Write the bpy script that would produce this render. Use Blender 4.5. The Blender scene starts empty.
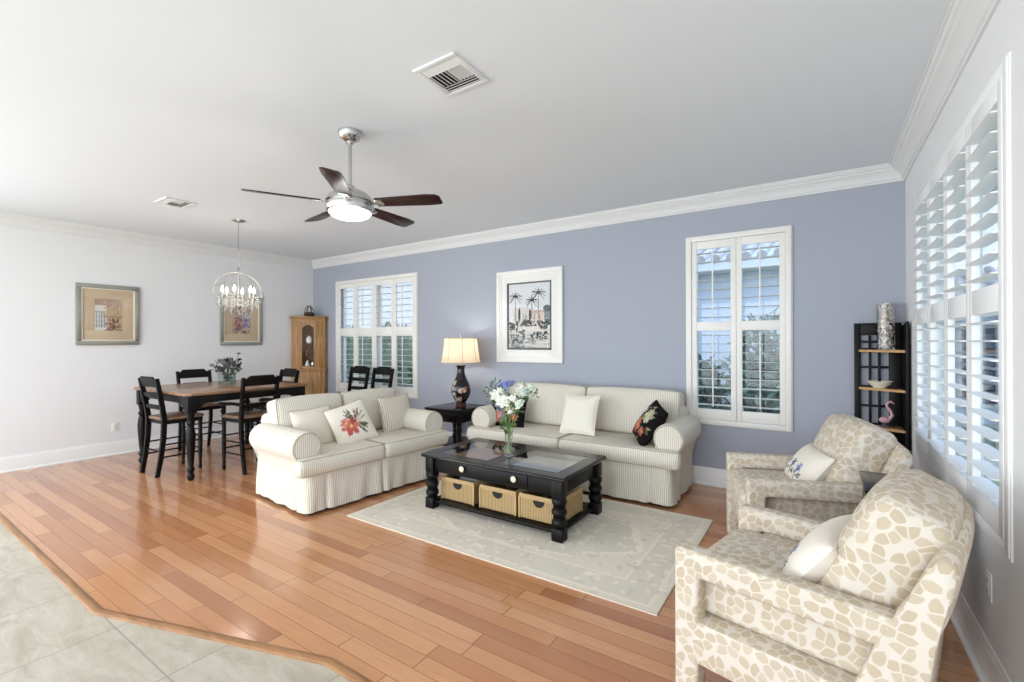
import bpy, bmesh, math, random
import numpy as np
from mathutils import Vector, Matrix
R = math.radians
PI = math.pi
rnd = random.Random(7)
C = bpy.context.scene.collection
sc = bpy.context.scene

# ------------------------------------------------------------------ camera, world, lights, exposure
YAW, PITCH, ROLL, FPX = -0.5866, 0.0014, -0.0031, 463.75
fw = Vector((math.sin(YAW)*math.cos(PITCH), math.cos(YAW)*math.cos(PITCH), math.sin(PITCH)))
rt = Vector((math.cos(YAW), -math.sin(YAW), 0)); up = rt.cross(fw)
r2 = rt*math.cos(ROLL) + up*math.sin(ROLL); u2 = up*math.cos(ROLL) - rt*math.sin(ROLL)
cd = bpy.data.cameras.new('camera'); cam = bpy.data.objects.new('camera', cd); C.objects.link(cam)
cd.sensor_fit = 'HORIZONTAL'; cd.sensor_width = 36; cd.lens = FPX/1024*36; cd.clip_start = 0.05
m = Matrix((r2, u2, -fw)).transposed().to_4x4(); m.translation = Vector((0, 0, 1.42))
cam.matrix_world = m
sc.camera = cam

w = bpy.data.worlds.new('sky'); sc.world = w; w.use_nodes = True
wn = w.node_tree; wn.nodes.clear()
wo = wn.nodes.new('ShaderNodeOutputWorld'); wb = wn.nodes.new('ShaderNodeBackground')
tc = wn.nodes.new('ShaderNodeTexCoord'); sx = wn.nodes.new('ShaderNodeSeparateXYZ'); rp = wn.nodes.new('ShaderNodeValToRGB')
wn.links.new(tc.outputs['Generated'], sx.inputs[0]); wn.links.new(sx.outputs[2], rp.inputs[0])
rp.color_ramp.elements[0].position = 0.0; rp.color_ramp.elements[0].color = (0.82, 0.90, 1.0, 1)
rp.color_ramp.elements[1].position = 0.55; rp.color_ramp.elements[1].color = (0.50, 0.70, 1.0, 1)
mr = wn.nodes.new('ShaderNodeMapRange'); mr.inputs[1].default_value = -.6; mr.inputs[2].default_value = 1.; mr.inputs[3].default_value = 1.4; mr.inputs[4].default_value = 2.6
wn.links.new(sx.outputs[0], mr.inputs[0]); wn.links.new(mr.outputs[0], wb.inputs[1])   # the sky is brighter towards the hazy sun on the right
wn.links.new(rp.outputs[0], wb.inputs[0]); wn.links.new(wb.outputs[0], wo.inputs[0])

def area(name, loc, rot, sx_, sy_, power, col=(1, 1, 1)):
    l = bpy.data.lights.new(name, 'AREA'); l.shape = 'RECTANGLE'; l.size = sx_; l.size_y = sy_; l.energy = power; l.color = col
    o = bpy.data.objects.new(name, l); C.objects.link(o); o.location = loc; o.rotation_euler = rot
    return o
# added fill lights without a real source, behind the photographer, to brighten the room
area('added_rear_fill', (-3.4, -3.9, 1.3), (R(101), 0, 0), 7.6, 2.4, 190, (0.93, 0.97, 1.0))
area('added_ceiling_fill', (-3.6, -1.8, 2.82), (0, 0, 0), 5.5, 2.2, 30, (0.95, 0.98, 1.0))
area('added_left_fill', (-7.3, -1.9, 1.4), (R(90), 0, R(-90)), 3.0, 2.2, 125, (0.93, 0.97, 1.0))  # added fill from the left, lifts the right wall
vs = sc.view_settings
vs.view_transform = 'Standard'; vs.look = 'None'; vs.gamma = 1.0; vs.use_curve_mapping = False; vs.exposure = 0.30
sc.cycles.max_bounces = 10; sc.cycles.diffuse_bounces = 6; sc.cycles.transparent_max_bounces = 16
sc.cycles.sample_clamp_indirect = 6.0

# ------------------------------------------------------------------ helpers: materials
def lin(c):
    return tuple((x/255/12.92 if x/255 <= .04045 else ((x/255+.055)/1.055)**2.4) for x in c)
class NT:
    def __init__(s, name, rough=.5, spec=.5, metal=0.):
        s.m = bpy.data.materials.new(name); s.m.use_nodes = True; s.t = s.m.node_tree
        s.b = s.t.nodes['Principled BSDF']; s.out = s.t.nodes['Material Output']
        s.b.inputs['Roughness'].default_value = rough; s.b.inputs['Specular IOR Level'].default_value = spec
        s.b.inputs['Metallic'].default_value = metal
    def n(s, t, **k):
        x = s.t.nodes.new('ShaderNode'+t)
        for a, v in k.items(): setattr(x, a, v)
        return x
    def l(s, a, b): s.t.links.new(a, b)
    def put(s, v, inp):
        if isinstance(v, (int, float)): inp.default_value = v
        elif isinstance(v, (tuple, list)):
            inp.default_value = tuple(v) + ((1,) if len(v) == 3 and len(inp.default_value) == 4 else ())
        else: s.l(v, inp)
    def math(s, op, a, b=0., c=None):
        x = s.n('Math', operation=op); s.put(a, x.inputs[0]); s.put(b, x.inputs[1])
        if c is not None: s.put(c, x.inputs[2])
        return x.outputs[0]
    def mix(s, f, a, b):
        x = s.n('Mix', data_type='RGBA'); s.put(f, x.inputs[0]); s.put(a, x.inputs[6]); s.put(b, x.inputs[7]); return x.outputs[2]
    def obj(s): return s.n('TexCoord').outputs['Object']
    def sep(s, v):
        x = s.n('SeparateXYZ'); s.l(v, x.inputs[0]); return x.outputs
    def comb(s, a, b, c=0.):
        x = s.n('CombineXYZ'); s.put(a, x.inputs[0]); s.put(b, x.inputs[1]); s.put(c, x.inputs[2]); return x.outputs[0]
    def map(s, v, scale=(1, 1, 1), rot=(0, 0, 0), loc=(0, 0, 0)):
        x = s.n('Mapping'); s.l(v, x.inputs[0]); x.inputs['Scale'].default_value = scale; x.inputs['Rotation'].default_value = rot
        x.inputs['Location'].default_value = loc; return x.outputs[0]
    def noise(s, v, scale, detail=3., rough=.5, color=False, dist=0.):
        x = s.n('TexNoise'); s.l(v, x.inputs['Vector']); x.inputs['Scale'].default_value = scale
        x.inputs['Detail'].default_value = detail; x.inputs['Roughness'].default_value = rough; x.inputs['Distortion'].default_value = dist
        return x.outputs['Color' if color else 'Fac']
    def white(s, v):
        x = s.n('TexWhiteNoise', noise_dimensions='3D'); s.l(v, x.inputs['Vector']); return x.outputs['Value']
    def voro(s, v, scale, feature='F1', out='Distance', rnd_=1.):
        x = s.n('TexVoronoi', feature=feature); s.l(v, x.inputs['Vector']); x.inputs['Scale'].default_value = scale
        x.inputs['Randomness'].default_value = rnd_; return x.outputs[out]
    def ramp(s, f, stops):
        x = s.n('ValToRGB'); s.put(f, x.inputs[0]); e = x.color_ramp.elements
        while len(e) < len(stops): e.new(.5)
        for el, (p, c) in zip(e, stops):
            el.position = p; el.color = (c if len(c) == 4 else tuple(c)+(1,)) if isinstance(c, (tuple, list)) else (c, c, c, 1)
        return x.outputs[0]
    def bump(s, h, strength=.2, dist=.01):
        x = s.n('Bump'); x.inputs['Strength'].default_value = strength; x.inputs['Distance'].default_value = dist
        s.l(h, x.inputs['Height']); s.l(x.outputs[0], s.b.inputs['Normal'])
    def col(s, v): s.put(v, s.b.inputs['Base Color']); return s

def flat(name, c, rough=.5, spec=.5, metal=0., noise=0., nscale=8., bump=0., bscale=200.):
    x = NT(name, rough, spec, metal); c = lin(c)
    if noise:
        f = x.noise(x.obj(), nscale)
        x.col(x.mix(f, tuple(v*(1-noise) for v in c), tuple(min(1, v*(1+noise)) for v in c)))
    else: x.col(c)
    if bump: x.bump(x.noise(x.obj(), bscale, 2), bump, .002)
    return x.m
def emit(name, c, s):
    x = NT(name); x.col((1, 1, 1)); x.b.inputs['Emission Color'].default_value = tuple(c)+(1,); x.b.inputs['Emission Strength'].default_value = s
    return x.m
def glass(name, tint=(1, 1, 1), refl=.12):
    x = NT(name); t = x.n('BsdfTransparent'); t.inputs[0].default_value = tuple(tint)+(1,)
    g = x.n('BsdfGlossy'); g.inputs['Roughness'].default_value = .02
    fr = x.n('Fresnel'); fr.inputs[0].default_value = 1.45
    k = x.math('MULTIPLY', fr.outputs[0], refl/.04*.35); k = x.math('MINIMUM', k, .55)
    mx = x.n('MixShader'); x.l(k, mx.inputs[0]); x.l(t.outputs[0], mx.inputs[1]); x.l(g.outputs[0], mx.inputs[2])
    x.l(mx.outputs[0], x.out.inputs[0]); return x.m

Mt = {}
Mt['white_wall'] = flat('white_wall_paint', (232, 232, 233), .85, .2, bump=.15, bscale=120)
Mt['blue_wall'] = flat('blue_wall_paint', (170, 174, 186), .8, .25, bump=.1, bscale=120)
Mt['ceiling'] = flat('ceiling_paint', (231, 235, 240), .9, .1, bump=.25, bscale=60)
Mt['trim'] = flat('white_gloss_trim', (238, 238, 236), .35, .4)
Mt['crown'] = flat('crown_paint', (229, 229, 229), .6, .3)
Mt['shutter'] = flat('shutter_paint', (238, 236, 231), .4, .4)
Mt['shutter_white'] = flat('shutter_white_paint', (244, 244, 244), .4, .4)
Mt['black'] = flat('black_lacquer', (8, 8, 8), .22, .42, noise=.25, nscale=20)
Mt['black_satin'] = flat('black_satin_wood', (10, 9, 9), .42, .22, noise=.3, nscale=15)
Mt['nickel'] = flat('brushed_nickel', (200, 198, 196), .25, .5, 1.)
Mt['chrome'] = flat('chrome', (225, 225, 228), .12, .5, 1.)
Mt['champagne'] = flat('champagne_wire', (178, 172, 162), .3, .5, .8)
Mt['glass'] = glass('clear_glass')
Mt['picture_glass'] = glass('picture_glass', (1, 1, 1), .012)
Mt['window_glass'] = glass('window_glass', (.97, .985, 1.0), .1)
Mt['green_glass'] = glass('greenish_glass', (.86, .93, .9), .14)
Mt['vent_white'] = flat('vent_enamel', (225, 225, 225), .4)
Mt['opening_dark'] = flat('opening_shade', (25, 25, 26), .8)  # near-black colour standing for the shade inside openings
Mt['plastic'] = flat('outlet_plastic', (236, 235, 230), .35)
Mt['piping'] = flat('taupe_piping', (182, 172, 155), .85, .2)
Mt['dark_base'] = flat('dark_underside', (40, 34, 30), .9)
Mt['dome'] = emit('frosted_dome', (1, .98, .96), 1.5)
Mt['bulb'] = emit('candle_bulb', (1, .94, .85), 7.)
Mt['warm_bulb'] = emit('warm_bulb', (1, .95, .9), 2.5)
Mt['crystal'] = glass('crystal', (.97, .97, .97), .3)
Mt['cream_knob'] = flat('cream_knob', (226, 214, 190), .35)

def wood_floor():
    x = NT('oak_plank_floor', .2, .5); v = x.obj(); X, Y, Z = x.sep(v)
    W, L = .09, 1.15
    row = x.math('FLOOR', x.math('DIVIDE', Y, W)); fy = x.math('FRACT', x.math('DIVIDE', Y, W))
    off = x.white(x.comb(row, 3.1, .7)); px = x.math('ADD', x.math('DIVIDE', X, L), x.math('MULTIPLY', off, 7.))
    idx = x.math('FLOOR', px); fx = x.math('FRACT', px)
    rv = x.white(x.comb(row, idx, 2.3))
    g = x.noise(x.map(v, (1.6, 26, 1)), 2.2, 5, .6, dist=.6); g2 = x.noise(x.map(v, (.8, 9, 1)), 1.5, 3)
    base = x.ramp(rv, [(0., lin((164, 104, 68))), (.3, lin((188, 128, 85))), (.6, lin((200, 142, 98))), (.85, lin((209, 155, 111))), (1., lin((174, 114, 78)))])
    c = x.mix(x.math('MULTIPLY', x.ramp(g, [(.35, 0.), (.75, 1.)]), .35), base, lin((158, 100, 66)))
    c = x.mix(x.math('MULTIPLY', g2, .25), c, lin((222, 172, 130)))
    e1 = x.math('MINIMUM', fy, x.math('SUBTRACT', 1., fy)); e2 = x.math('MINIMUM', fx, x.math('SUBTRACT', 1., fx))
    s1 = x.ramp(e1, [(.004, 0.), (.03, 1.)]); s2 = x.ramp(x.math('MULTIPLY', e2, 8.), [(.004, 0.), (.03, 1.)])
    seam = x.math('MINIMUM', s1, s2)
    x.col(x.mix(seam, lin((136, 88, 60)), c))
    x.put(x.math('ADD', .10, x.math('MULTIPLY', g2, .12)), x.b.inputs['Roughness']); x.b.inputs['Coat Weight'].default_value = .35; x.b.inputs['Coat Roughness'].default_value = .08
    x.bump(x.math('ADD', seam, x.math('MULTIPLY', x.noise(v, 6., 2), .6)), .08, .003); return x.m
def tile_floor():
    x = NT('travertine_tile', .35, .4); v = x.obj(); X, Y, Z = x.sep(v); S = .61
    u = x.math('DIVIDE', x.math('ADD', X, 2.335+S*20), S); t = x.math('DIVIDE', x.math('ADD', Y, -.835+S*20), S)
    rv = x.white(x.comb(x.math('FLOOR', u), x.math('FLOOR', t), 0.)); fu = x.math('FRACT', u); ft = x.math('FRACT', t)
    e = x.math('MINIMUM', x.math('MINIMUM', fu, x.math('SUBTRACT', 1., fu)), x.math('MINIMUM', ft, x.math('SUBTRACT', 1., ft)))
    sh = x.n('VectorMath', operation='ADD'); x.l(v, sh.inputs[0]); x.l(x.comb(x.math('MULTIPLY', rv, 9.), x.math('MULTIPLY', rv, 5.)), sh.inputs[1])
    n1 = x.noise(x.map(sh.outputs[0], (1, 3.4, 1)), 3.4, 8, .7, dist=.7)
    c = x.ramp(n1, [(.25, lin((150, 140, 122))), (.5, lin((184, 175, 158))), (.75, lin((206, 198, 184)))])
    c = x.mix(x.math('MULTIPLY', rv, .25), c, lin((174, 168, 154)))
    x.col(x.mix(x.ramp(e, [(.004, 0.), (.007, 1.)]), lin((152, 144, 130)), c)); return x.m
Mt['floor'] = wood_floor(); Mt['tile'] = tile_floor()

def wood(name, c1, c2, rough=.4, axis=0, sc_=3.):
    x = NT(name, rough, .4); s = [14, 14, 14]; s[axis] = 1.5
    g = x.noise(x.map(x.obj(), tuple(s)), sc_, 4, .6, dist=.4)
    x.col(x.ramp(g, [(.3, lin(c1)), (.7, lin(c2))])); return x.m
Mt['oak'] = wood('honey_oak', (142, 102, 60), (194, 150, 100), .4, 2, 2.)
Mt['table_top'] = wood('walnut_table_top', (120, 86, 64), (164, 126, 98), .25, 1, 1.6)
Mt['seat_wood'] = wood('brown_seat_wood', (92, 70, 56), (150, 122, 98), .3, 0, 2.)
Mt['strip'] = wood('oak_reducer', (128, 88, 56), (170, 126, 86), .35, 0, 2.)
Mt['blade'] = wood('mahogany_blade', (30, 9, 9), (50, 16, 15), .3, 0, 2.)
Mt['shelf_edge'] = wood('tan_shelf', (176, 132, 84), (206, 164, 112), .45, 0, 2.)

def stripe(name, ca, cb, per=.0165, depth=.3):
    x = NT(name, .9, .15); t = x.n('TexCoord'); X, Y, Z = x.sep(t.outputs['Object']); nx, ny, nz = x.sep(t.outputs['Normal'])
    side = x.math('GREATER_THAN', x.math('ABSOLUTE', nx), .72)
    wob = x.math('MULTIPLY', x.noise(t.outputs['Object'], 5., 2), .03)
    c = x.math('ADD', x.math('ADD', x.math('MULTIPLY', X, x.math('SUBTRACT', 1., side)), x.math('MULTIPLY', Y, side)), wob)
    s = x.math('SINE', x.math('MULTIPLY', c, 2*PI/per)); s = x.math('ADD', x.math('MULTIPLY', s, .5), .5)
    f = x.ramp(s, [(.45, 0.), (.85, 1.)])
    x.col(x.mix(f, lin(ca), lin(cb))); x.bump(x.noise(t.outputs['Object'], 400., 2), .1, .001); return x.m
Mt['ticking'] = stripe('ticking_stripe_slipcover', (229, 224, 212), (194, 187, 171))
Mt['ticking_bold'] = stripe('bold_ticking_stripe', (226, 220, 205), (178, 168, 150), .02)
Mt['linen'] = flat('natural_linen', (222, 214, 198), .95, .1, noise=.05, nscale=60, bump=.2, bscale=300)
Mt['ivory'] = flat('ivory_fabric', (238, 233, 220), .95, .1, noise=.03, nscale=50, bump=.3, bscale=160)

def leaf_fabric():
    x = NT('leaf_jacquard', .9, .15); t = x.n('TexCoord'); v = t.outputs['Object']; X, Y, Z = x.sep(v); nx, ny, nz = x.sep(t.outputs['Normal'])
    fx = x.math('GREATER_THAN', x.math('ABSOLUTE', nx), .62); fz = x.math('GREATER_THAN', x.math('ABSOLUTE', nz), .62)
    def sel(f, a, b): return x.math('ADD', x.math('MULTIPLY', a, f), x.math('MULTIPLY', b, x.math('SUBTRACT', 1., f)))
    U = sel(fx, x.math('ADD', Y, .37), X); V = sel(fz, Y, Z)
    S = 24.
    p = x.comb(x.math('MULTIPLY', U, S), x.math('MULTIPLY', V, S))
    def vor(feature, out):
        q = x.n('TexVoronoi', feature=feature, voronoi_dimensions='2D'); x.l(p, q.inputs['Vector']); q.inputs['Scale'].default_value = 1.; q.inputs['Randomness'].default_value = .8; return q.outputs[out]
    pos = vor('F1', 'Position'); cx, cy, _ = x.sep(pos); px, py, _ = x.sep(p); col = vor('F1', 'Color'); c1, c2, c3 = x.sep(col)
    a = x.math('MULTIPLY', c1, 6.283); ca = x.math('COSINE', a); sa = x.math('SINE', a); dx = x.math('SUBTRACT', px, cx); dy = x.math('SUBTRACT', py, cy)
    u = x.math('ADD', x.math('MULTIPLY', dx, ca), x.math('MULTIPLY', dy, sa)); w_ = x.math('SUBTRACT', x.math('MULTIPLY', dy, ca), x.math('MULTIPLY', dx, sa))
    uu = x.math('DIVIDE', u, .74); shape = x.math('SUBTRACT', x.math('MULTIPLY', x.math('SUBTRACT', 1., x.math('MULTIPLY', uu, uu)), .42), x.math('ABSOLUTE', w_))
    d = vor('DISTANCE_TO_EDGE', 'Distance')
    k = x.math('MINIMUM', x.ramp(shape, [(.0, 0.), (.05, 1.)]), x.ramp(d, [(.035, 0.), (.075, 1.)]))
    vein = x.ramp(x.math('ABSOLUTE', w_), [(.0, .3), (.035, 0.)])
    leaf = x.mix(c2, lin((190, 175, 152)), lin((200, 187, 167)))
    leaf = x.mix(vein, leaf, lin((198, 187, 171)))
    x.col(x.mix(k, lin((213, 205, 193)), leaf)); x.bump(x.noise(v, 350., 2), .12, .001); return x.m
Mt['leaf'] = leaf_fabric()
def vcol(name, rough=.8, spec=.2, bump=0., bs=300.):
    x = NT(name, rough, spec); a = x.n('Attribute'); a.attribute_name = 'Col'; x.l(a.outputs['Color'], x.b.inputs['Base Color'])
    if bump: x.bump(x.noise(x.obj(), bs, 2), bump, .002)
    return x.m
Mt['print'] = vcol('printed_paper', .6); Mt['printed_fabric'] = vcol('printed_fabric', .95, .1, .2); Mt['rug'] = vcol('woven_rug', 1., .05, .6, 220)
Mt['lamp_vcol'] = vcol('painted_porcelain', .18, .5)

def wicker():
    x = NT('seagrass_wicker', .7, .2); v = x.obj(); t = x.n('TexCoord'); X, Y, Z = x.sep(t.outputs['Object']); nx, ny, nz = x.sep(t.outputs['Normal'])
    side = x.math('GREATER_THAN', x.math('ABSOLUTE', nx), .6)
    c = x.math('ADD', x.math('MULTIPLY', X, x.math('SUBTRACT', 1., side)), x.math('MULTIPLY', Y, side))
    s = x.math('SINE', x.math('MULTIPLY', c, 2*PI/.014)); s2 = x.math('SINE', x.math('MULTIPLY', Z, 2*PI/.006))
    h = x.math('ADD', s, x.math('MULTIPLY', s2, .4)); f = x.ramp(x.math('ADD', x.math('MULTIPLY', h, .35), .5), [(.1, 0.), (.6, 1.)])
    x.col(x.mix(f, lin((118, 92, 58)), lin((194, 166, 120)))); x.bump(h, .4, .004); return x.m
Mt['wicker'] = wicker(); Mt['wicker_frame'] = flat('wicker_rim', (184, 154, 108), .6, noise=.1, nscale=40)
def shade_mat():
    x = NT('lamp_shade_silk', .9, .1); d = x.n('BsdfDiffuse'); t = x.n('BsdfTranslucent')
    d.inputs[0].default_value = lin((236, 226, 208))+(1,); t.inputs[0].default_value = lin((246, 234, 212))+(1,)
    mx = x.n('MixShader'); mx.inputs[0].default_value = .5; x.l(d.outputs[0], mx.inputs[1]); x.l(t.outputs[0], mx.inputs[2]); x.l(mx.outputs[0], x.out.inputs[0]); return x.m
Mt['shade'] = shade_mat()
def shells():
    x = NT('assorted_seashells', .4, .4); c = x.voro(x.obj(), 55., 'F1', 'Color'); s = x.sep(c)
    x.col(x.ramp(s[0], [(0., lin((240, 236, 228))), (.4, lin((226, 214, 200))), (.6, lin((196, 160, 140))), (.75, lin((238, 236, 236))), (.9, lin((130, 116, 108)))]))
    x.bump(x.voro(x.obj(), 55.), .8, .01); return x.m
Mt['shells'] = shells()
Mt['leaf_green'] = flat('leaf_green', (92, 118, 66), .5, .3, noise=.35, nscale=30)
Mt['leaf_grey'] = flat('grey_green_leaf', (92, 98, 90), .6, .3, noise=.35, nscale=30)
Mt['stem'] = flat('stem_green', (120, 150, 84), .5)
Mt['petal_white'] = flat('white_petal', (246, 246, 238), .6, .2)
Mt['petal_pale'] = flat('pale_green_petal', (222, 232, 220), .6, .2)
Mt['petal_blue'] = flat('blue_petal', (136, 146, 196), .6, .2)
Mt['petal_mauve'] = flat('mauve_petal', (150, 140, 150), .6, .2)
Mt['petal_rust'] = flat('rust_petal', (122, 84, 70), .6, .2)
Mt['dark_flower'] = flat('dark_flower', (40, 40, 48), .6, .2)
Mt['hedge'] = flat('hedge_leaf', (128, 152, 112), .5, .4, noise=.6, nscale=16)
Mt['hedge_dark'] = flat('shrub_leaf', (110, 132, 116), .5, .4, noise=.6, nscale=14)
Mt['stucco'] = flat('pale_stucco', (214, 220, 230), .9, .1, bump=.3, bscale=60)
Mt['stucco_blue'] = flat('blue_grey_stucco', (150, 165, 192), .9, .1, bump=.3, bscale=60)
Mt['roof_tile'] = flat('roof_tile', (206, 198, 194), .8, .2, noise=.15, nscale=5)
Mt['dark_pane'] = flat('reflective_pane', (72, 84, 104), .1, .6)
Mt['grass'] = flat('lawn', (150, 160, 130), .95, .1, noise=.2, nscale=4)
Mt['pewter'] = flat('pewter_frame', (158, 158, 148), .3, .5, .5)
Mt['frame_cream'] = flat('cream_fillet', (230, 224, 210), .5)
Mt['frame_white'] = flat('white_picture_frame', (240, 238, 234), .45)
Mt['mat_tan'] = flat('tan_mat_board', (202, 182, 154), .9, .1)
Mt['mat_white'] = flat('white_mat_board', (238, 236, 232), .9, .1)
Mt['dark_grey'] = flat('charcoal_line', (84, 84, 84), .7)
Mt['figurine'] = flat('pink_ceramic', (214, 170, 180), .2, .5, noise=.2, nscale=20)
Mt['bronze'] = flat('bronze_wire', (70, 56, 46), .45, .5, .4)
Mt['bowl'] = flat('cream_bowl', (232, 226, 206), .3)
Mt['magazine'] = flat('magazine_cover', (176, 176, 178), .4, noise=.6, nscale=90)
Mt['lining'] = flat('display_box_lining', (214, 182, 158), .8, .1, noise=.2, nscale=12)
Mt['lining_grey'] = flat('grey_display_lining', (206, 210, 218), .8, .1, noise=.06, nscale=12)

# ------------------------------------------------------------------ helpers: geometry
I4 = Matrix.Identity(4)
def T(x, y, z): return Matrix.Translation((x, y, z))
def RX(a): return Matrix.Rotation(R(a), 4, 'X')
def RY(a): return Matrix.Rotation(R(a), 4, 'Y')
def RZ(a): return Matrix.Rotation(R(a), 4, 'Z')
class MB:
    def __init__(s, M=None): s.bm = bmesh.new(); s.M = M or I4; s.mi = 0; s.cols = None
    def _done(s, vs, M=None):
        mm = s.M @ M if M is not None else s.M
        for v in vs: v.co = mm @ v.co
        for f in set(f for v in vs for f in v.link_faces): f.material_index = s.mi
        return s
    def box(s, x0, x1, y0, y1, z0, z1, bev=0., M=None, seg=2):
        g = bmesh.ops.create_cube(s.bm, size=1.)['verts']
        for v in g: v.co = Vector(((x0+x1)/2+v.co.x*(x1-x0), (y0+y1)/2+v.co.y*(y1-y0), (z0+z1)/2+v.co.z*(z1-z0)))
        if bev > 0:
            es = list(set(e for v in g for e in v.link_edges))
            r_ = bmesh.ops.bevel(s.bm, geom=es, offset=bev, segments=seg, profile=.5, affect='EDGES')
            g = list(set(v for f in r_['faces'] for v in f.verts) | set(v for v in g if v.is_valid))
            st = list(g); seen = set(g)
            while st:
                v = st.pop()
                for e in v.link_edges:
                    o = e.other_vert(v)
                    if o not in seen: seen.add(o); st.append(o)
            g = list(seen)
        return s._done(g, M)
    def lathe(s, prof, seg=24, M=None, cap=True, fn=None):
        rings = []
        for (r_, z) in prof:
            ring = []
            for k in range(seg):
                a = 2*PI*k/seg; rr = r_*(fn(a) if fn else 1)
                ring.append(s.bm.verts.new((rr*math.cos(a), rr*math.sin(a), z)))
            rings.append(ring)
        for a, b in zip(rings, rings[1:]):
            for k in range(seg): s.bm.faces.new((a[k], a[(k+1) % seg], b[(k+1) % seg], b[k]))
        if cap:
            if prof[0][0] > 1e-5: s.bm.faces.new(rings[0][::-1])
            if prof[-1][0] > 1e-5: s.bm.faces.new(rings[-1])
        return s._done([v for r_ in rings for v in r_], M)
    def sweep(s, pts, rad, seg=8, closed=False, M=None, prof=None, upv=None):
        pts = [Vector(p) for p in pts]; n = len(pts); rings = []
        rad = rad if isinstance(rad, (list, tuple)) else [rad]*n
        prev = None
        for i, p in enumerate(pts):
            if closed: t = pts[(i+1) % n]-pts[i-1]
            else: t = pts[min(i+1, n-1)]-pts[max(i-1, 0)]
            if t.length < 1e-9: t = Vector((0, 0, 1))
            t.normalize()
            if upv is not None: a = Vector(upv)
            else: a = prev if prev is not None else (Vector((0, 0, 1)) if abs(t.z) < .9 else Vector((1, 0, 0)))
            a = a - t*a.dot(t)
            if a.length < 1e-6: a = Vector((1, 0, 0)) - t*t.x
            a.normalize(); prev = a; b = t.cross(a)
            if prof: ring = [s.bm.verts.new(p+a*u*rad[i]+b*v*rad[i]) for u, v in prof]
            else: ring = [s.bm.verts.new(p+(a*math.cos(2*PI*k/seg)+b*math.sin(2*PI*k/seg))*rad[i]) for k in range(seg)]
            rings.append(ring)
        q = len(rings[0]); pairs = list(zip(rings, rings[1:]))
        if closed: pairs.append((rings[-1], rings[0]))
        for a, b in pairs:
            for k in range(q): s.bm.faces.new((a[k], a[(k+1) % q], b[(k+1) % q], b[k]))
        if not closed: s.bm.faces.new(rings[0][::-1]); s.bm.faces.new(rings[-1])
        return s._done([v for r_ in rings for v in r_], M)
    def prism(s, poly, z0, z1, bev=0., M=None, seg=2):
        a = [s.bm.verts.new((x, y, z0)) for x, y in poly]; b = [s.bm.verts.new((x, y, z1)) for x, y in poly]; n = len(a)
        f0 = s.bm.faces.new(a[::-1]); f1 = s.bm.faces.new(b); vs_ = a+b
        for k in range(n): s.bm.faces.new((a[k], a[(k+1) % n], b[(k+1) % n], b[k]))
        if bev > 0:
            es = list(set(f0.edges) | set(f1.edges))
            r_ = bmesh.ops.bevel(s.bm, geom=es, offset=bev, segments=seg, profile=.5, affect='EDGES')
            st = [v for v in vs_ if v.is_valid] + [v for f in r_['faces'] for v in f.verts]; seen = set(st)
            while st:
                v = st.pop()
                for e in v.link_edges:
                    o = e.other_vert(v)
                    if o not in seen: seen.add(o); st.append(o)
            vs_ = list(seen)
        return s._done(vs_, M)
    def rbox(s, hx, hy, hz, r_, n=8, M=None, fn=None):
        """rounded box about the origin; fn may push each point further"""
        vd = {}
        def vert(p):
            k = tuple(round(c, 5) for c in p)
            if k not in vd:
                q = Vector((p[0]*hx, p[1]*hy, p[2]*hz))
                c = Vector((max(-hx+r_, min(hx-r_, q.x)), max(-hy+r_, min(hy-r_, q.y)), max(-hz+r_, min(hz-r_, q.z))))
                d = q-c
                if d.length > 1e-9: q = c + d.normalized()*r_
                if fn: q = Vector(fn(q, p))
                vd[k] = s.bm.verts.new(q)
            return vd[k]
        # finer spacing towards the edges
        g = [math.sin(PI/2*(2*i/n-1)) for i in range(n+1)]
        for ax in range(3):
            for sg in (-1, 1):
                for i in range(n):
                    for j in range(n):
                        q = []
                        for (a, b) in ((i, j), (i+1, j), (i+1, j+1), (i, j+1)):
                            p = [0, 0, 0]; p[ax] = sg; p[(ax+1) % 3] = g[a]; p[(ax+2) % 3] = g[b]; q.append(vert(p))
                        try: s.bm.faces.new(q if sg > 0 else q[::-1])
                        except ValueError: pass
        return s._done(list(vd.values()), M)
    def ball(s, r_, M=None, u=12, v=8, sx=1., sy=1., sz=1.):
        g = bmesh.ops.create_uvsphere(s.bm, u_segments=u, v_segments=v, radius=r_)['verts']
        for q in g: q.co = Vector((q.co.x*sx, q.co.y*sy, q.co.z*sz))
        return s._done(g, M)
    def grid(s, f, nu, nv, M=None, closed_u=False):
        vs_ = [[s.bm.verts.new(f(i/nu, j/nv)) for j in range(nv+1)] for i in range(nu+(0 if closed_u else 1))]
        q = len(vs_)
        for i in range(nu):
            for j in range(nv): s.bm.faces.new((vs_[i][j], vs_[(i+1) % q][j], vs_[(i+1) % q][j+1], vs_[i][j+1]))
        return s._done([v for r_ in vs_ for v in r_], M)
    def build(s, name, mats, parent=None, smooth=True, angle=40, weld=False):
        if weld: bmesh.ops.remove_doubles(s.bm, verts=s.bm.verts, dist=1e-5)
        bmesh.ops.recalc_face_normals(s.bm, faces=s.bm.faces)
        me = bpy.data.meshes.new(name); s.bm.to_mesh(me); s.bm.free()
        for mm in (mats if isinstance(mats, (list, tuple)) else [mats]): me.materials.append(Mt[mm] if isinstance(mm, str) else mm)
        if smooth:
            me.shade_smooth(); me.set_sharp_from_angle(angle=R(angle))
        o = bpy.data.objects.new(name, me); C.objects.link(o)
        if parent is not None: o.parent = parent
        return o
def tag(o, label=None, cat=None, group=None, kind=None):
    if label: o['label'] = label
    if cat: o['category'] = cat
    if group: o['group'] = group
    if kind: o['kind'] = kind
    return o
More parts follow.
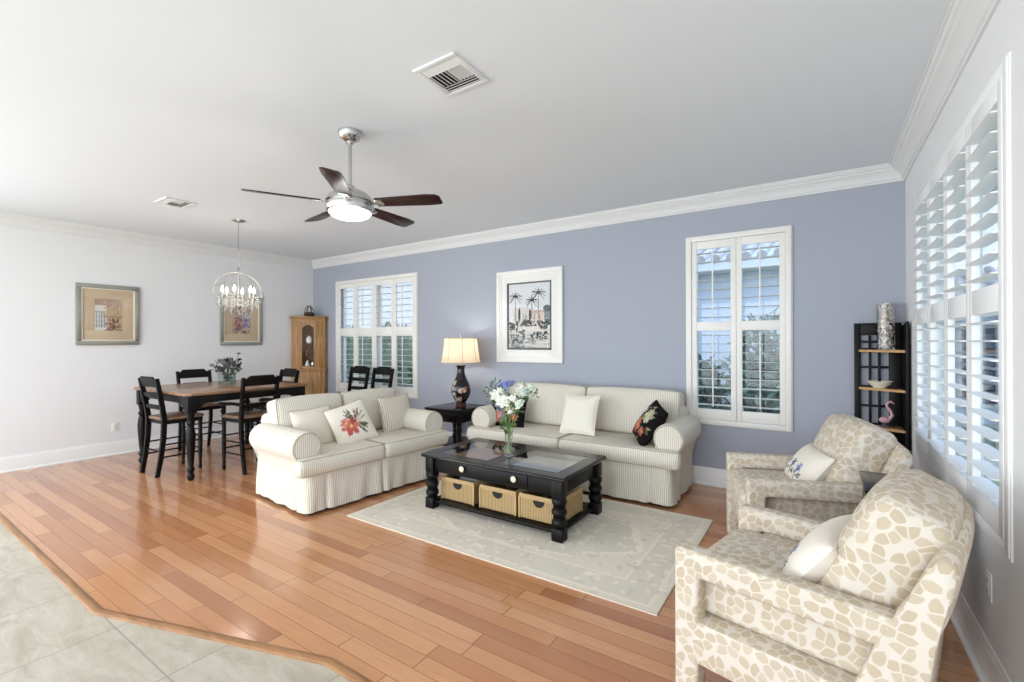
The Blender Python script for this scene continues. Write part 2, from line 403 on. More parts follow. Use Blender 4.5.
def thing(name, label, cat, loc=(0, 0, 0), rz=0., group=None):
    o = bpy.data.objects.new(name, None); C.objects.link(o); o.empty_display_size = .1
    o.location = loc; o.rotation_euler = (0, 0, R(rz)); return tag(o, label, cat, group)
def struct(name, mb, mats, parent=None, **k):
    o = mb.build(name, mats, parent, **k)
    if parent is None: o['kind'] = 'structure'
    return o
def copy_tree(o, parent=None):
    c = o.copy(); C.objects.link(c)
    if parent is not None: c.parent = parent
    for ch in list(o.children): copy_tree(ch, c)
    return c
def point(name, loc, power, col, r_=.03, parent=None):
    l = bpy.data.lights.new(name, 'POINT'); l.energy = power; l.color = col; l.shadow_soft_size = r_
    o = bpy.data.objects.new(name, l); C.objects.link(o); o.location = loc
    return o

def inset(pg, d):
    out = []; n = len(pg); ar = sum(pg[k][0]*pg[(k+1) % n][1]-pg[(k+1) % n][0]*pg[k][1] for k in range(n)); sgn = 1 if ar > 0 else -1
    for k in range(n):
        t = (Vector(pg[(k+1) % n])-Vector(pg[k-1])); t.normalize(); out.append((pg[k][0]-t.y*d*sgn, pg[k][1]+t.x*d*sgn))
    return out
def soft_prism(mb, pg, z0, z1, r_, M=None, n=4):
    rows = []
    for k in range(n+1): a = PI/2*k/n; rows.append((r_*(1-math.sin(a)), z0+r_*(1-math.cos(a))))
    for k in range(n, -1, -1): a = PI/2*k/n; rows.append((r_*(1-math.sin(a)), z1-r_*(1-math.cos(a))))
    rr = [[mb.bm.verts.new((x, y, z)) for x, y in inset(pg, d)] for d, z in rows]; N = len(pg)
    for a, b in zip(rr, rr[1:]):
        for k in range(N): mb.bm.faces.new((a[k], a[(k+1) % N], b[(k+1) % N], b[k]))
    for f in (mb.bm.faces.new(rr[0][::-1]), mb.bm.faces.new(rr[-1])): bmesh.ops.triangulate(mb.bm, faces=[f])
    return mb._done([v for r__ in rr for v in r__], M)
class Canvas:
    def __init__(s, w_, h_, bg):
        s.w, s.h = w_, h_; s.a = np.zeros((h_, w_, 3)); s.a[:] = lin(bg)
        s.X, s.Y = np.meshgrid((np.arange(w_)+.5)/w_, (np.arange(h_)+.5)/h_)   # 0..1, y up
        s.asp = h_/w_
    def put(s, mk, c, al=1.): s.a[mk] = s.a[mk]*(1-al)+np.array(lin(c))*al
    def rect(s, x0, x1, y0, y1, c, al=1.): s.put((s.X >= x0) & (s.X <= x1) & (s.Y >= y0) & (s.Y <= y1), c, al)
    def ell(s, cx, cy, rx, ry, c, rot=0., al=1.):
        dx, dy = s.X-cx, (s.Y-cy)*s.asp; a = R(rot); u = dx*math.cos(a)+dy*math.sin(a); v = -dx*math.sin(a)+dy*math.cos(a)
        s.put((u/rx)**2+(v/ry)**2 <= 1, c, al)
    def line(s, x0, y0, x1, y1, wd, c, al=1.):
        ax, ay, bx, by = x0, y0*s.asp, x1, y1*s.asp; dx, dy = bx-ax, by-ay; L = dx*dx+dy*dy+1e-12
        t = np.clip(((s.X-ax)*dx+(s.Y*s.asp-ay)*dy)/L, 0, 1); d = np.hypot(s.X-ax-t*dx, s.Y*s.asp-ay-t*dy); s.put(d <= wd, c, al)
    def speck(s, x0, x1, y0, y1, n, r_, cols, rg, al=1.):
        for _ in range(n):
            q = r_*rg.uniform(.5, 1.4); s.ell(rg.uniform(x0, x1), rg.uniform(y0, y1), q, q*rg.uniform(.4, 1.), rg.choice(cols), rg.uniform(0, 180), al)
    def flower(s, x, y, r_, cols, rg, n=6, core=(230, 200, 120)):
        a0 = rg.uniform(0, 360)
        for k in range(n):
            a = a0+360*k/n; s.ell(x+math.cos(R(a))*r_*.55, y+math.sin(R(a))*r_*.55/s.asp, r_*.5, r_*.28, rg.choice(cols), a)
        s.ell(x, y, r_*.18, r_*.18, core)
    def leaf(s, x, y, L, wd, a, c):
        s.ell(x+math.cos(R(a))*L*.5, y+math.sin(R(a))*L*.5/s.asp, L*.5, wd, c, a)
    def sample(s, u, v):
        i = min(s.w-1, max(0, int(u*s.w))); j = min(s.h-1, max(0, int(v*s.h))); return s.a[j, i]
def set_cols(o, cols):
    a = o.data.color_attributes.new('Col', 'FLOAT_COLOR', 'POINT')
    arr = np.ones((len(cols), 4), dtype=np.float32); arr[:, :3] = np.array(cols, dtype=np.float32); a.data.foreach_set('color', arr.ravel())
def canvas_sheet(name, cv, wd, ht, parent, mat, M=None, thick=.002):
    """flat print: x right, z up, face to -y, with a real back and rim"""
    n, k = cv.w, cv.h; verts = []; cols = []
    for j in range(k+1):
        for i in range(n+1):
            p = Vector((-wd/2+wd*i/n, 0, -ht/2+ht*j/k)); verts.append(p if M is None else M @ p); cols.append(cv.sample(i/n, j/k))
    faces = [(j*(n+1)+i, j*(n+1)+i+1, (j+1)*(n+1)+i+1, (j+1)*(n+1)+i) for j in range(k) for i in range(n)]
    b = len(verts)
    for (x, z) in ((-wd/2, -ht/2), (wd/2, -ht/2), (wd/2, ht/2), (-wd/2, ht/2)):
        p = Vector((x, thick, z)); verts.append(p if M is None else M @ p); cols.append(cv.sample(.5, .5))
    faces.append((b, b+3, b+2, b+1))
    me = bpy.data.meshes.new(name); me.from_pydata([tuple(v) for v in verts], [], faces); me.materials.append(Mt[mat])
    o = bpy.data.objects.new(name, me); C.objects.link(o); o.parent = parent; set_cols(o, cols); return o

def pillow_fn(wd, ht, th, pinch=.05):
    def f(u, v, sg):
        a, b = 2*u-1, 2*v-1
        x = a*wd/2*(1-pinch*(1-b*b)); z = b*ht/2*(1-pinch*(1-a*a))
        e = max(0., (1-abs(a)**2.6)*(1-abs(b)**2.6))
        return Vector((x, -sg*th/2*e**.5, z))
    return f
def pillow(name, label, cat, loc, rot, wd, ht, th, mat, canvas=None, piping=None, n=28, group=None, pinch=.05):
    group = group or ('lumbar pillows on the armchairs' if name == 'lumbar_pillow' else 'throw pillows on the sofas')
    """throw pillow as a thing of its own: upright, face to local -y"""
    o = thing(name, label, cat, loc, 0, group); o.rotation_euler = rot
    f = pillow_fn(wd, ht, th, pinch); verts = []; cols = []; faces = []
    for sg in (1, -1):
        b = len(verts)
        for j in range(n+1):
            for i in range(n+1):
                verts.append(f(i/n, j/n, sg))
                if canvas: cols.append(canvas.sample(i/n, j/n))
        for j in range(n):
            for i in range(n):
                q = (b+j*(n+1)+i, b+j*(n+1)+i+1, b+(j+1)*(n+1)+i+1, b+(j+1)*(n+1)+i); faces.append(q if sg > 0 else q[::-1])
    me = bpy.data.meshes.new('pillow_cover'); me.from_pydata([tuple(v) for v in verts], [], faces); me.materials.append(Mt[mat]); me.shade_smooth()
    c = bpy.data.objects.new('pillow_cover', me); C.objects.link(c); c.parent = o
    if canvas: set_cols(c, cols)
    if piping:
        pts = [f(i/n, 0, 1) for i in range(n)]+[f(1, i/n, 1) for i in range(n)]+[f(1-i/n, 1, 1) for i in range(n)]+[f(0, 1-i/n, 1) for i in range(n)]
        MB().sweep(pts, .005, 6, True).build('piping', piping, o)
    return o

# ------------------------------------------------------------------ the setting
XL, XR, YB, YF, ZC = -7.472, .578, 4.89, -4.0, 2.845
edge = [(XL, .853), (-3.19, .833), (-1.823, 1.271), (XR, 1.266)]
mb = MB(); mb.prism(edge + [(XR, YB), (XL, YB)], -.03, 0.); struct('floor', mb, 'floor', smooth=False)
mb = MB(); mb.prism([(XL, YF), (XR, YF)] + edge[::-1], -.05, -.008); struct('floor', mb, 'tile', smooth=False)
mb = MB(); pts = [(x, y, -.008) for x, y in edge]
mb.sweep(pts, 1., prof=[(-.0, -.022), (.011, -.019), (.016, -.008), (.016, .010), (.012, .020), (0, .023)], upv=(0, 0, 1)); struct('trim_1', mb, 'strip')
mb = MB(); mb.box(XL-.1, XR+.1, YF, YB+.1, ZC, ZC+.1); struct('ceiling', mb, 'ceiling', smooth=False)
def wall_with_holes(name, mat, a0, a1, holes, M):
    mb = MB(M); x = a0; z1 = ZC
    for (h0, h1, z0, zt) in sorted(holes):
        mb.box(x, h0, 0, .14, 0, z1); mb.box(h0, h1, 0, .14, 0, z0); mb.box(h0, h1, 0, .14, zt, z1); x = h1
    mb.box(x, a1, 0, .14, 0, z1); return struct(name, mb, mat, smooth=False)
WA = (-6.797, -4.906, .60, 2.43); WB = (-1.12, -.215, .605, 2.453); WR = (2.40, 4.36, .625, 2.455)
g = .03
wall_with_holes('wall_back', 'blue_wall', XL-.14, XR+.14, [(WA[0]+g, WA[1]-g, WA[2]+g, WA[3]-g), (WB[0]+g, WB[1]-g, WB[2]+g, WB[3]-g)], T(0, YB, 0))
# right wall: local x runs along -y, outward is +x
MR = T(XR, 0, 0) @ RZ(-90)
wall_with_holes('wall_right', 'white_wall', -YB, -YF, [(-WR[1]+g, -WR[0]-g, WR[2]+g, WR[3]-g)], MR)
ML = T(XL, 0, 0) @ RZ(90)
wall_with_holes('wall_left', 'white_wall', YF, YB, [], ML)
crown = [(0, 2.715), (.012, 2.715), (.016, 2.728), (.026, 2.734), (.030, 2.748), (.042, 2.768), (.058, 2.786), (.078, 2.800), (.084, 2.812), (.098, 2.818), (.104, 2.832), (.114, 2.834), (.114, ZC), (0, ZC)]
base = [(0, 0), (.03, 0), (.03, .014), (.022, .022), (.016, .024), (.016, .125), (.013, .135), (.013, .145), (.008, .155), (.006, .172), (0, .172)]
def molding(name, prof, x0, x1, M, mat='trim'):
    mb = MB(M); a = [mb.bm.verts.new((x0, -d, z)) for d, z in prof]; b = [mb.bm.verts.new((x1, -d, z)) for d, z in prof]; n = len(a)
    for k in range(n): mb.bm.faces.new((a[k], a[(k+1) % n], b[(k+1) % n], b[k]))
    mb.bm.faces.new(a[::-1]); mb.bm.faces.new(b); mb._done(a+b); return struct(name, mb, mat, angle=25)
MBk = T(0, YB, 0)
molding('trim_2', crown, XL, XR, MBk, 'crown'); molding('trim_3', crown, -YB, -YF, MR, 'crown'); molding('trim_4', crown, YF, YB, ML, 'crown')
molding('baseboard_back', base, XL, XR, MBk); molding('baseboard_right', base, -YB, -YF, MR); molding('baseboard_left', base, YF, YB, ML)

def shutter_window(name, M, wn_, panels, mid, tilt, rod, mat, fr=.045, prot=.03, pitch=.088):
    x0, x1, z0, z1 = wn_
    mb = MB(M)
    for a, b, c, d in ((x0, x0+fr, z0, z1), (x1-fr, x1, z0, z1), (x0+fr, x1-fr, z1-fr, z1), (x0+fr, x1-fr, z0, z0+fr)):
        mb.box(a, b, -prot, .03, c, d, .004)
    for a, b, c, d in ((x0-.009, x0-.001, z0-.009, z1+.009), (x1+.001, x1+.009, z0-.009, z1+.009), (x0-.001, x1+.001, z1+.001, z1+.009), (x0-.001, x1+.001, z0-.009, z0-.001)):
        mb.box(a, b, -prot*.6, .0, c, d, .002)
    root = mb.build(name, mat); root['kind'] = 'structure'
    pw = (x1-x0-2*fr)/panels; st, tr, br = .048, .075, .10
    for k in range(panels):
        a = x0+fr+pw*k+.0015; b = a+pw-.003; c, d = z0+fr+.002, z1-fr-.002
        p = MB(M)
        for q in ((a, a+st, c, d), (b-st, b, c, d), (a+st, b-st, d-tr, d), (a+st, b-st, c, c+br), (a+st, b-st, mid[0], mid[1])): p.box(q[0], q[1], -.014, .014, q[2], q[3], .003)
        po = p.build('shutter_panel', mat, root)
        lv = MB(M)
        for (e0, e1) in ((c+br, mid[0]), (mid[1], d-tr)):
            n = max(1, round((e1-e0)/pitch)); sp = (e1-e0)/n
            for i in range(n):
                z = e0+sp*(i+.5); prof = [(.49*pitch*math.cos(t), (.0042)*math.sin(t)) for t in [2*PI*j/10 for j in range(10)]]
                ca, sa = math.cos(R(tilt)), math.sin(R(tilt))
                pr = [(u*ca-v*sa, u*sa+v*ca) for u, v in prof]
                va = [lv.bm.verts.new((a+st+.002, u, z+v)) for u, v in pr]; vb = [lv.bm.verts.new((b-st-.002, u, z+v)) for u, v in pr]
                for j in range(10): lv.bm.faces.new((va[j], va[(j+1) % 10], vb[(j+1) % 10], vb[j]))
                lv.bm.faces.new(va[::-1]); lv.bm.faces.new(vb); lv._done(va+vb)
        lv.build('louvers', mat, po)
        if rod:
            r_ = MB(M); xm = (a+b)/2
            for (e0, e1) in ((c+br, mid[0]), (mid[1], d-tr)): r_.box(xm-.006, xm+.006, -.056, -.045, e0+.03, e1-.02, .002)
            r_.build('tilt_rod', mat, po)
    s_ = MB(M); zm = (z0+z1)/2+.02
    for q in ((x0+g, x0+.08, z0+g, z1-g), (x1-.08, x1-g, z0+g, z1-g), (x0+g, x1-g, z1-.08, z1-g), (x0+g, x1-g, z0+g, z0+.08), (x0+g, x1-g, zm-.025, zm+.025)): s_.box(q[0], q[1], .085, .125, q[2], q[3], .003)
    if panels == 4: s_.box((x0+x1)/2-.03, (x0+x1)/2+.03, .085, .125, z0+g, z1-g, .003)
    s_.build('window_sash', 'trim', root)
    gl = MB(M); gl.box(x0+.06, x1-.06, .10, .106, z0+.06, z1-.06); gl.build('window_pane', 'window_glass', root, smooth=False)
    return root
shutter_window('window_1', MBk, WA, 4, (1.52, 1.65), 0, True, 'shutter')
shutter_window('window_2', MBk, WB, 2, (1.52, 1.61), 0, True, 'shutter')
shutter_window('window_3', MR, (-WR[1], -WR[0], WR[2], WR[3]), 4, (1.53, 1.64), 0, False, 'shutter_white', .045, .012, .075)

def outlet(M, label):
    o = thing('wall_outlet', label, 'outlet', group='white wall outlets')
    mb = MB(M); mb.box(-.036, .036, -.006, 0, -.058, .058, .003); mb.build('cover_plate', 'plastic', o)
    for dz in (-.02, .02):
        s_ = MB(M); s_.box(-.017, .017, -.008, -.004, dz-.014, dz+.014, .002)
        s_.mi = 1; s_.box(-.008, -.005, -.0085, -.006, dz-.004, dz+.007); s_.box(.005, .008, -.0085, -.006, dz-.004, dz+.007); s_.build('socket', ['plastic', 'dark_grey'], o)
    return o
outlet(ML @ T(2.116, 0, .35), 'white wall outlet low on the white wall left of the dining table')
outlet(MR @ T(-2.676, 0, .41), 'white wall outlet below the long shuttered window behind the armchair')

# ------------------------------------------------------------------ outside
mb = MB(); mb.box(-40, 40, -30, 60, -.35, -.2); struct('ground', mb, 'grass', smooth=False)
def house(label, M, L, zt, wall_mat, wins, tiles=True):
    o = thing('neighbour_house', label, 'house')
    mb = MB(M); mb.box(0, L, 0, 3, -.2, zt, .01); mb.build('house_wall', wall_mat, o)
    for (a, b, c, d) in wins:
        f = MB(M); f.box(a-.08, b+.08, -.05, .02, c-.08, d+.08, .01); fo = f.build('house_window', 'trim', o)
        p = MB(M); p.box(a, (a+b)/2-.03, -.07, -.04, c, d); p.box((a+b)/2+.03, b, -.07, -.04, c, d); p.build('pane', 'dark_pane', fo)
    r_ = MB(M); r_.prism([(-.5, zt-.05), (-.5, zt+.12), (1.5, zt+.75), (3.5, zt+.12), (3.5, zt-.05)], -.4, L+.4, M=Matrix(((0, 0, 1, 0), (1, 0, 0, 0), (0, 1, 0, 0), (0, 0, 0, 1))))
    ro = r_.build('roof', 'trim', o)
    t = MB(M); n = int(L/.19)
    for k in range(n):
        x = -.35+(L+.7)*k/n
        t.sweep([(x, -.54, zt+.13), (x, 1.45, zt+.80)], (.07), 8)
    t.build('roof_tiles', 'roof_tile', ro); return o
house('pale house wall with wavy barrel tile eave seen through the two-panel shutter', T(-4.6, 8.6, 0), 5.5, 2.62, 'stucco', [(4.4, 5.2, .9, 2.0)])
house('blue grey house with white window trim seen through the long shuttered window', T(1.7, 12.5, 0), 9, 2.15, 'stucco_blue', [(.5+1.0*k, 1.1+1.0*k, .2, 1.7) for k in range(8)])
mb = MB(); mb.box(XR+.14, XR+.95, YF, YB+.9, 2.72, 2.86, .01); mb.box(XR+.93, XR+.97, YF, YB+.9, 2.68, 2.9, .004); struct('added_eave', mb, 'trim')   # unseen eave, added to keep sky light off the right window's louvers
def leaf_cloud(mb, n, bx, L, rg, up_=.2):
    for _ in range(n):
        while True:
            p = Vector((rg.uniform(-1, 1), rg.uniform(-1, 1), rg.uniform(-1, 1)))
            if p.length <= 1: break
        p = Vector((p.x*bx[0], p.y*bx[1], p.z*bx[2]))
        d = Vector((rg.uniform(-1, 1), rg.uniform(-1, 1), rg.uniform(-.6, 1)+up_)).normalized(); s_ = d.cross(Vector((rg.uniform(-1, 1), rg.uniform(-1, 1), rg.uniform(-1, 1)))).normalized()
        l = L*rg.uniform(.6, 1.3); nn = d.cross(s_)*l*.12
        v = [mb.bm.verts.new(q) for q in (p, p+d*l*.5+s_*l*.2+nn, p+d*l, p+d*l*.5-s_*l*.2+nn)]
        mb.bm.faces.new(v); mb._done(v)
def bush(label, x, y, hw, hd, h, n, mat, L=.14, seed=1, group=None, name='garden_shrub'):
    o = thing(name, label, 'shrub', (x, y, -.2), 0, group); rg = random.Random(seed)
    mb = MB(T(0, 0, h*.55)); leaf_cloud(mb, n, (hw, hd, h*.5), L, rg); mb.build('foliage', mat, o, smooth=False)
    s_ = MB()
    for k in range(5):
        a = k*1.3; s_.sweep([(.05*math.cos(a), .05*math.sin(a), 0), (.3*hw*math.cos(a), .3*hd*math.sin(a), h*.35), (.55*hw*math.cos(a), .5*hd*math.sin(a), h*.75)], [.03, .02, .008], 6)
    s_.build('stem', 'bronze', o); return o
for k in range(6):
    bush('leafy green shrub in the hedge row outside the four-panel back window', -8.0-1.25*k, 8.3+.5*k, .62, .5, 1.75+.18*(k % 3), 1500, 'hedge', .16, 20+k, 'hedge shrubs outside the back window')
bush('tall green shrub against the pale house outside the two-panel shutter', -1.75, 7.5, .6, .5, 1.35, 1100, 'hedge_dark', .2, 41)
bush('dark green shrub reaching higher outside the right panel of the two-panel shutter', -.5, 7.3, .62, .5, 1.9, 1400, 'hedge_dark', .2, 42)

# ------------------------------------------------------------------ ceiling fixtures
def vent(label, x, y, sx_, sy_):
    o = thing('ceiling_vent', label, 'vent', (x, y, ZC), 0, 'ceiling air vents')
    mb = MB(); hx, hy, b = sx_/2, sy_/2, .03
    for q in ((-hx, hx, -hy, -hy+b), (-hx, hx, hy-b, hy), (-hx, -hx+b, -hy+b, hy-b), (hx-b, hx, -hy+b, hy-b)): mb.box(q[0], q[1], q[2], q[3], -.012, 0, .003)
    mb.build('frame', 'vent_white', o)
    k = MB(); k.box(-hx+b, hx-b, -hy+b, hy-b, -.003, -.001); k.build('duct_shade', 'opening_dark', o, smooth=False)  # dark sheet imitates the shade behind the slats
    s_ = MB(); ix, iy = hx-b, hy-b
    def blade(x0, x1, y0, y1, ang, ax):
        cx, cy = (x0+x1)/2, (y0+y1)/2; M = T(cx, cy, -.007) @ (RX(ang) if ax == 0 else RY(ang)); s_.box((x0-x1)/2, (x1-x0)/2, (y0-y1)/2, (y1-y0)/2, -.0008, .0008, 0, M)
    for i in range(3):   # back row slats along x
        yy = iy-.012-.02*i; blade(-ix, ix, yy-.008, yy+.008, 28, 0)
    for i in range(3):
        yy = -iy+.012+.02*i; blade(-ix, ix, yy-.008, yy+.008, -28, 0)
    for i in range(9):
        xx = -ix+.012+(2*ix-.024)*i/8; blade(xx-.009, xx+.009, -iy+.065, iy-.065, 30 if i < 5 else -30, 1)
    s_.build('slats', 'vent_white', o, smooth=False); return o
vent('square white ceiling air vent nearest the camera above the sofas', -1.635, 1.885, .285, .30)
vent('small white ceiling air vent above the dining area near the chandelier', -5.45, 2.03, .30, .27)

fan = thing('ceiling_fan', 'brushed nickel ceiling fan with dark mahogany blades and lit white dome', 'ceiling fan', (-2.65, 2.01, 0))
mb = MB(); mb.lathe([(.078, ZC), (.076, 2.825), (.066, 2.80), (.045, 2.785), (.024, 2.778), (.022, 2.765), (0, 2.765)], 32); mb.build('canopy', 'nickel', fan)
mb = MB(); mb.lathe([(.012, 2.78), (.012, 2.47), (.0, 2.47)], 16); mb.lathe([(0.02, 2.485), (.03, 2.475), (.03, 2.44), (0, 2.44)], 20); mb.build('downrod', 'nickel', fan)
mb = MB(); mb.lathe([(.028, 2.455), (.06, 2.45), (.115, 2.425), (.148, 2.395), (.156, 2.375), (.156, 2.368), (.14, 2.366), (.14, 2.350), (.158, 2.348), (.160, 2.325), (.152, 2.305), (.142, 2.300), (.1, 2.299), (0, 2.299)], 40); mb.build('motor_housing', 'nickel', fan)
mb = MB(); mb.lathe([(.139, 2.301), (.138, 2.292), (.125, 2.275), (.095, 2.262), (.05, 2.254), (0, 2.252)], 32); mb.build('light_dome', 'dome', fan)
for k in range(5):
    a = 25+72*k; Mb = RZ(a) @ T(0, 0, 2.358)
    mb = MB(Mb @ RX(-13)); mb.prism([(.19, -.05), (.54, -.064), (.615, -.058), (.636, -.035), (.636, .05), (.618, .062), (.54, .064), (.19, .05)], -.004, .004, .002); bl = mb.build('blade', 'blade', fan)
    mb = MB(Mb @ RX(-13)); mb.box(.12, .23, -.02, .02, -.008, -.003, .002); mb.prism([(.19, -.045), (.235, -.03), (.245, 0), (.235, .03), (.19, .045)], -.010, -.004, .001); mb.build('blade_bracket', 'nickel', bl)
point('ceiling_fan_bulb', (-2.65, 2.01, 2.20), 6, (1, .97, .93), .1)

ch = thing('chandelier', 'round open wire globe chandelier with candle bulbs and hanging crystals over dining table', 'chandelier', (-5.64, 2.735, 0))
mb = MB(); mb.lathe([(.072, ZC), (.072, 2.835), (.06, 2.825), (.012, 2.82), (0, 2.82)], 28); mb.build('canopy', 'nickel', ch)
mb = MB(); mb.lathe([(.006, 2.83), (.006, 2.50), (0.01, 2.495), (.01, 2.475), (.005, 2.47), (.005, 2.30), (0, 2.30)], 10)
for k in range(8): mb.sweep([(.013*math.cos(t) if k % 2 else 0, 0 if k % 2 else .013*math.cos(t), 2.285+.0*k+.02*math.sin(t)-.004*k) for t in [2*PI*j/10 for j in range(10)]], .003, 6, True)
mb.build('hanging_rod', 'nickel', ch)
RG, ZG = .264, 1.975
mb = MB()
for (ax, an) in ((0, 0), (0, 52), (0, -52)):
    pass
for nrm in ((0, 1, 0), (1, 0, 0), (.8, .6, .25), (-.7, .65, .35), (.25, .35, .9), (-.3, .3, .9)):
    nrm = Vector(nrm).normalized(); a = nrm.orthogonal().normalized(); b = nrm.cross(a)
    mb.sweep([(a*math.cos(t)+b*math.sin(t))*RG+Vector((0, 0, ZG)) for t in [2*PI*j/48 for j in range(48)]], .0025, 6, True)
mb.lathe([(.015, ZG+RG+.01), (.015, ZG+RG-.012), (0, ZG+RG-.012)], 12); mb.build('globe_frame', 'champagne', ch)
mb = MB(); mb.lathe([(.007, ZG+RG), (.007, 1.86), (.03, 1.85), (.035, 1.83), (.012, 1.80), (0, 1.79)], 12)
for k in range(6):
    a = R(20+60*k); d = Vector((math.cos(a), math.sin(a), 0)); mb.sweep([Vector((0, 0, 1.86))+d*.02, Vector((0, 0, 1.83))+d*.08, Vector((0, 0, 1.85))+d*.15, Vector((0, 0, 1.93))+d*.165], .004, 6)
    mb.lathe([(.018, 1.93), (.02, 1.938), (.008, 1.94), (.008, 2.0), (0, 2.0)], 10, T(d.x*.165, d.y*.165, 0))
mb.build('candle_arms', 'champagne', ch)
for k in range(6):
    a = R(20+60*k); b = MB(T(.165*math.cos(a), .165*math.sin(a), 0)); b.lathe([(.006, 1.995), (.012, 2.01), (.0145, 2.03), (.009, 2.055), (.002, 2.075), (0, 2.076)], 10); b.build('candle_bulb', 'bulb', ch)
cr = MB()
for j in range(6): cr.ball(.008, T(0, 0, -.024*j), 6, 4)
cr.sweep([(0, 0, .01), (0, 0, -.125)], .0012, 4); strand0 = None
for ring, (rr, n, zt) in enumerate(((.20, 24, 1.955), (.14, 18, 1.925), (.08, 12, 1.89))):
    for k in range(n):
        a = 2*PI*(k+.5*ring)/n
        if strand0 is None: q = strand0 = cr.build('crystal_strand', 'crystal', ch, smooth=False)
        else: q = strand0.copy(); C.objects.link(q); q.parent = ch
        q.location = (rr*math.cos(a), rr*math.sin(a), zt)
mb = MB()
for rr, zt in ((.20, 1.966), (.14, 1.936), (.08, 1.901)): mb.sweep([(rr*math.cos(t), rr*math.sin(t), zt) for t in [2*PI*j/36 for j in range(36)]], .0035, 6, True)
mb.build('crystal_ring', 'champagne', ch)
mb = MB(); mb.ball(.022, T(0, 0, 1.755), 10, 8); mb.build('crystal_ball', 'crystal', ch, smooth=False)
point('chandelier_glow', (-5.64, 2.735, 2.06), 4, (1, .93, .84), .12)

# ------------------------------------------------------------------ pictures
def frame_part(mb, wd, ht, b, d0, d1, bev=.004):
    for q in ((-wd/2, wd/2, ht/2-b, ht/2), (-wd/2, wd/2, -ht/2, -ht/2+b), (-wd/2, -wd/2+b, -ht/2+b, ht/2-b), (wd/2-b, wd/2, -ht/2+b, ht/2-b)): mb.box(q[0], q[1], d0, d1, q[2], q[3], bev)
def picture_small(label, yc, zc, seed, kind):
    o = thing('framed_picture', label, 'picture', (XL, yc, zc), 90, 'pewter framed pictures on the white wall')
    W_, H_ = .63, .755
    mb = MB(); frame_part(mb, W_, H_, .055, -.035, 0, .012); mb.build('frame', 'pewter', o)
    mb = MB(); frame_part(mb, W_-.10, H_-.10, .014, -.03, -.004); mb.build('fillet', 'frame_cream', o)
    mb = MB(); frame_part(mb, W_-.125, H_-.125, .115, -.014, -.004, .002); frame_part(mb, .285, .405, .006, -.016, -.012, .001); mb.build('mat_board', 'mat_tan', o)
    rg = random.Random(seed); cv = Canvas(64, 92, (190, 168, 142))
    if kind == 0:
        cv.rect(0, 1, .72, 1, (176, 150, 140)); cv.rect(.0, .42, .0, .8, (214, 212, 206))
        for q in range(4): cv.rect(.06+.09*q, .10+.09*q, .1, .62, (140, 142, 156)); cv.rect(.02, .42, .15+.15*q, .17+.15*q, (158, 156, 160))
        cv.speck(.4, 1, 0, .45, 70, .05, [(120, 84, 72), (150, 104, 92), (98, 92, 74), (186, 150, 130)], rg); cv.speck(.35, 1, .4, .95, 60, .05, [(196, 172, 140), (160, 142, 118), (180, 158, 120)], rg)
    else:
        cv.speck(0, 1, 0, 1, 120, .06, [(196, 178, 158), (150, 140, 150), (176, 150, 132)], rg); cv.speck(.15, .5, .1, .7, 50, .06, [(150, 84, 90), (130, 70, 84), (186, 140, 130)], rg)
        cv.speck(.55, .95, .2, .85, 60, .06, [(120, 116, 160), (150, 146, 180), (206, 200, 196)], rg); cv.speck(.2, .9, .0, .15, 20, .05, [(90, 74, 80)], rg)
    canvas_sheet('print', cv, .275, .395, o, 'print', T(0, -.012, 0))
    gl = MB(); gl.box(-W_/2+.05, W_/2-.05, -.021, -.019, -H_/2+.05, H_/2-.05); gl.build('glazing', 'picture_glass', o, smooth=False); return o
picture_small('small pewter framed print hanging alone on the white wall left of the dining table', 2.053, 1.772, 5, 0)
picture_small('small pewter framed print on the white wall directly behind the chandelier', 3.664, 1.755, 6, 1)
o = thing('framed_picture', 'large white framed palm tree print on the blue wall above the sofa', 'picture', (-2.992, YB, 1.735)); W_, H_ = .948, 1.148
mb = MB(); frame_part(mb, W_, H_, .05, -.04, 0, .008); mb.build('frame', 'frame_white', o)
mb = MB(); frame_part(mb, W_-.09, H_-.09, .03, -.03, -.004, .006); mb.build('fillet', 'frame_white', o)
mb = MB(); frame_part(mb, W_-.14, H_-.14, .083, -.022, -.004, .003); mb.box(-.35, .35, -.006, -.003, -.45, .45); mb.build('mat_board', 'mat_white', o)
cv = Canvas(132, 178, (214, 216, 220)); rg = random.Random(11)
cv.rect(0, 1, 0, .30, (205, 200, 194)); cv.rect(.12, .52, .36, .62, (206, 200, 194)); cv.rect(.55, .88, .36, .56, (210, 192, 182)); cv.rect(.5, .86, .54, .58, (188, 160, 148))
for x0, y0, y1 in ((.27, .42, .62), (.53, .42, .6), (.93, .38, .56)): cv.ell(x0, (y0+y1)/2, .028, (y1-y0)*.68, (52, 58, 54))
cv.rect(.86, 1, .4, .58, (128, 134, 138)); cv.ell(.93, .6, .09, .07, (92, 98, 98))
for x0 in (.16, .36, .42, .62, .74): cv.rect(x0, x0+.03, .42, .52, (140, 140, 140))
def palm(x, y, b, s_):
    cv.line(x, b, x+.005, y, .010, (138, 140, 136))
    for k in range(13):
        a = -40+260*k/12+7*(k % 3); px, py = x, y
        for q in range(6):
            t = (q+1)/6; nx = x+math.cos(R(a))*s_*t; ny = y+(math.sin(R(a))*s_*t*.85 - .28*s_*t*t)/cv.asp
            cv.line(px, py, nx, ny, .0075*(1.2-t*.6), (46, 54, 50)); px, py = nx, ny
palm(.17, .80, .42, .17); palm(.57, .73, .46, .15); palm(.73, .84, .46, .18)
cv.speck(.02, .98, .30, .42, 120, .03, [(58, 68, 60), (84, 92, 84), (120, 126, 118), (40, 46, 44)], rg); cv.rect(.24, .75, .27, .33, (218, 208, 202))
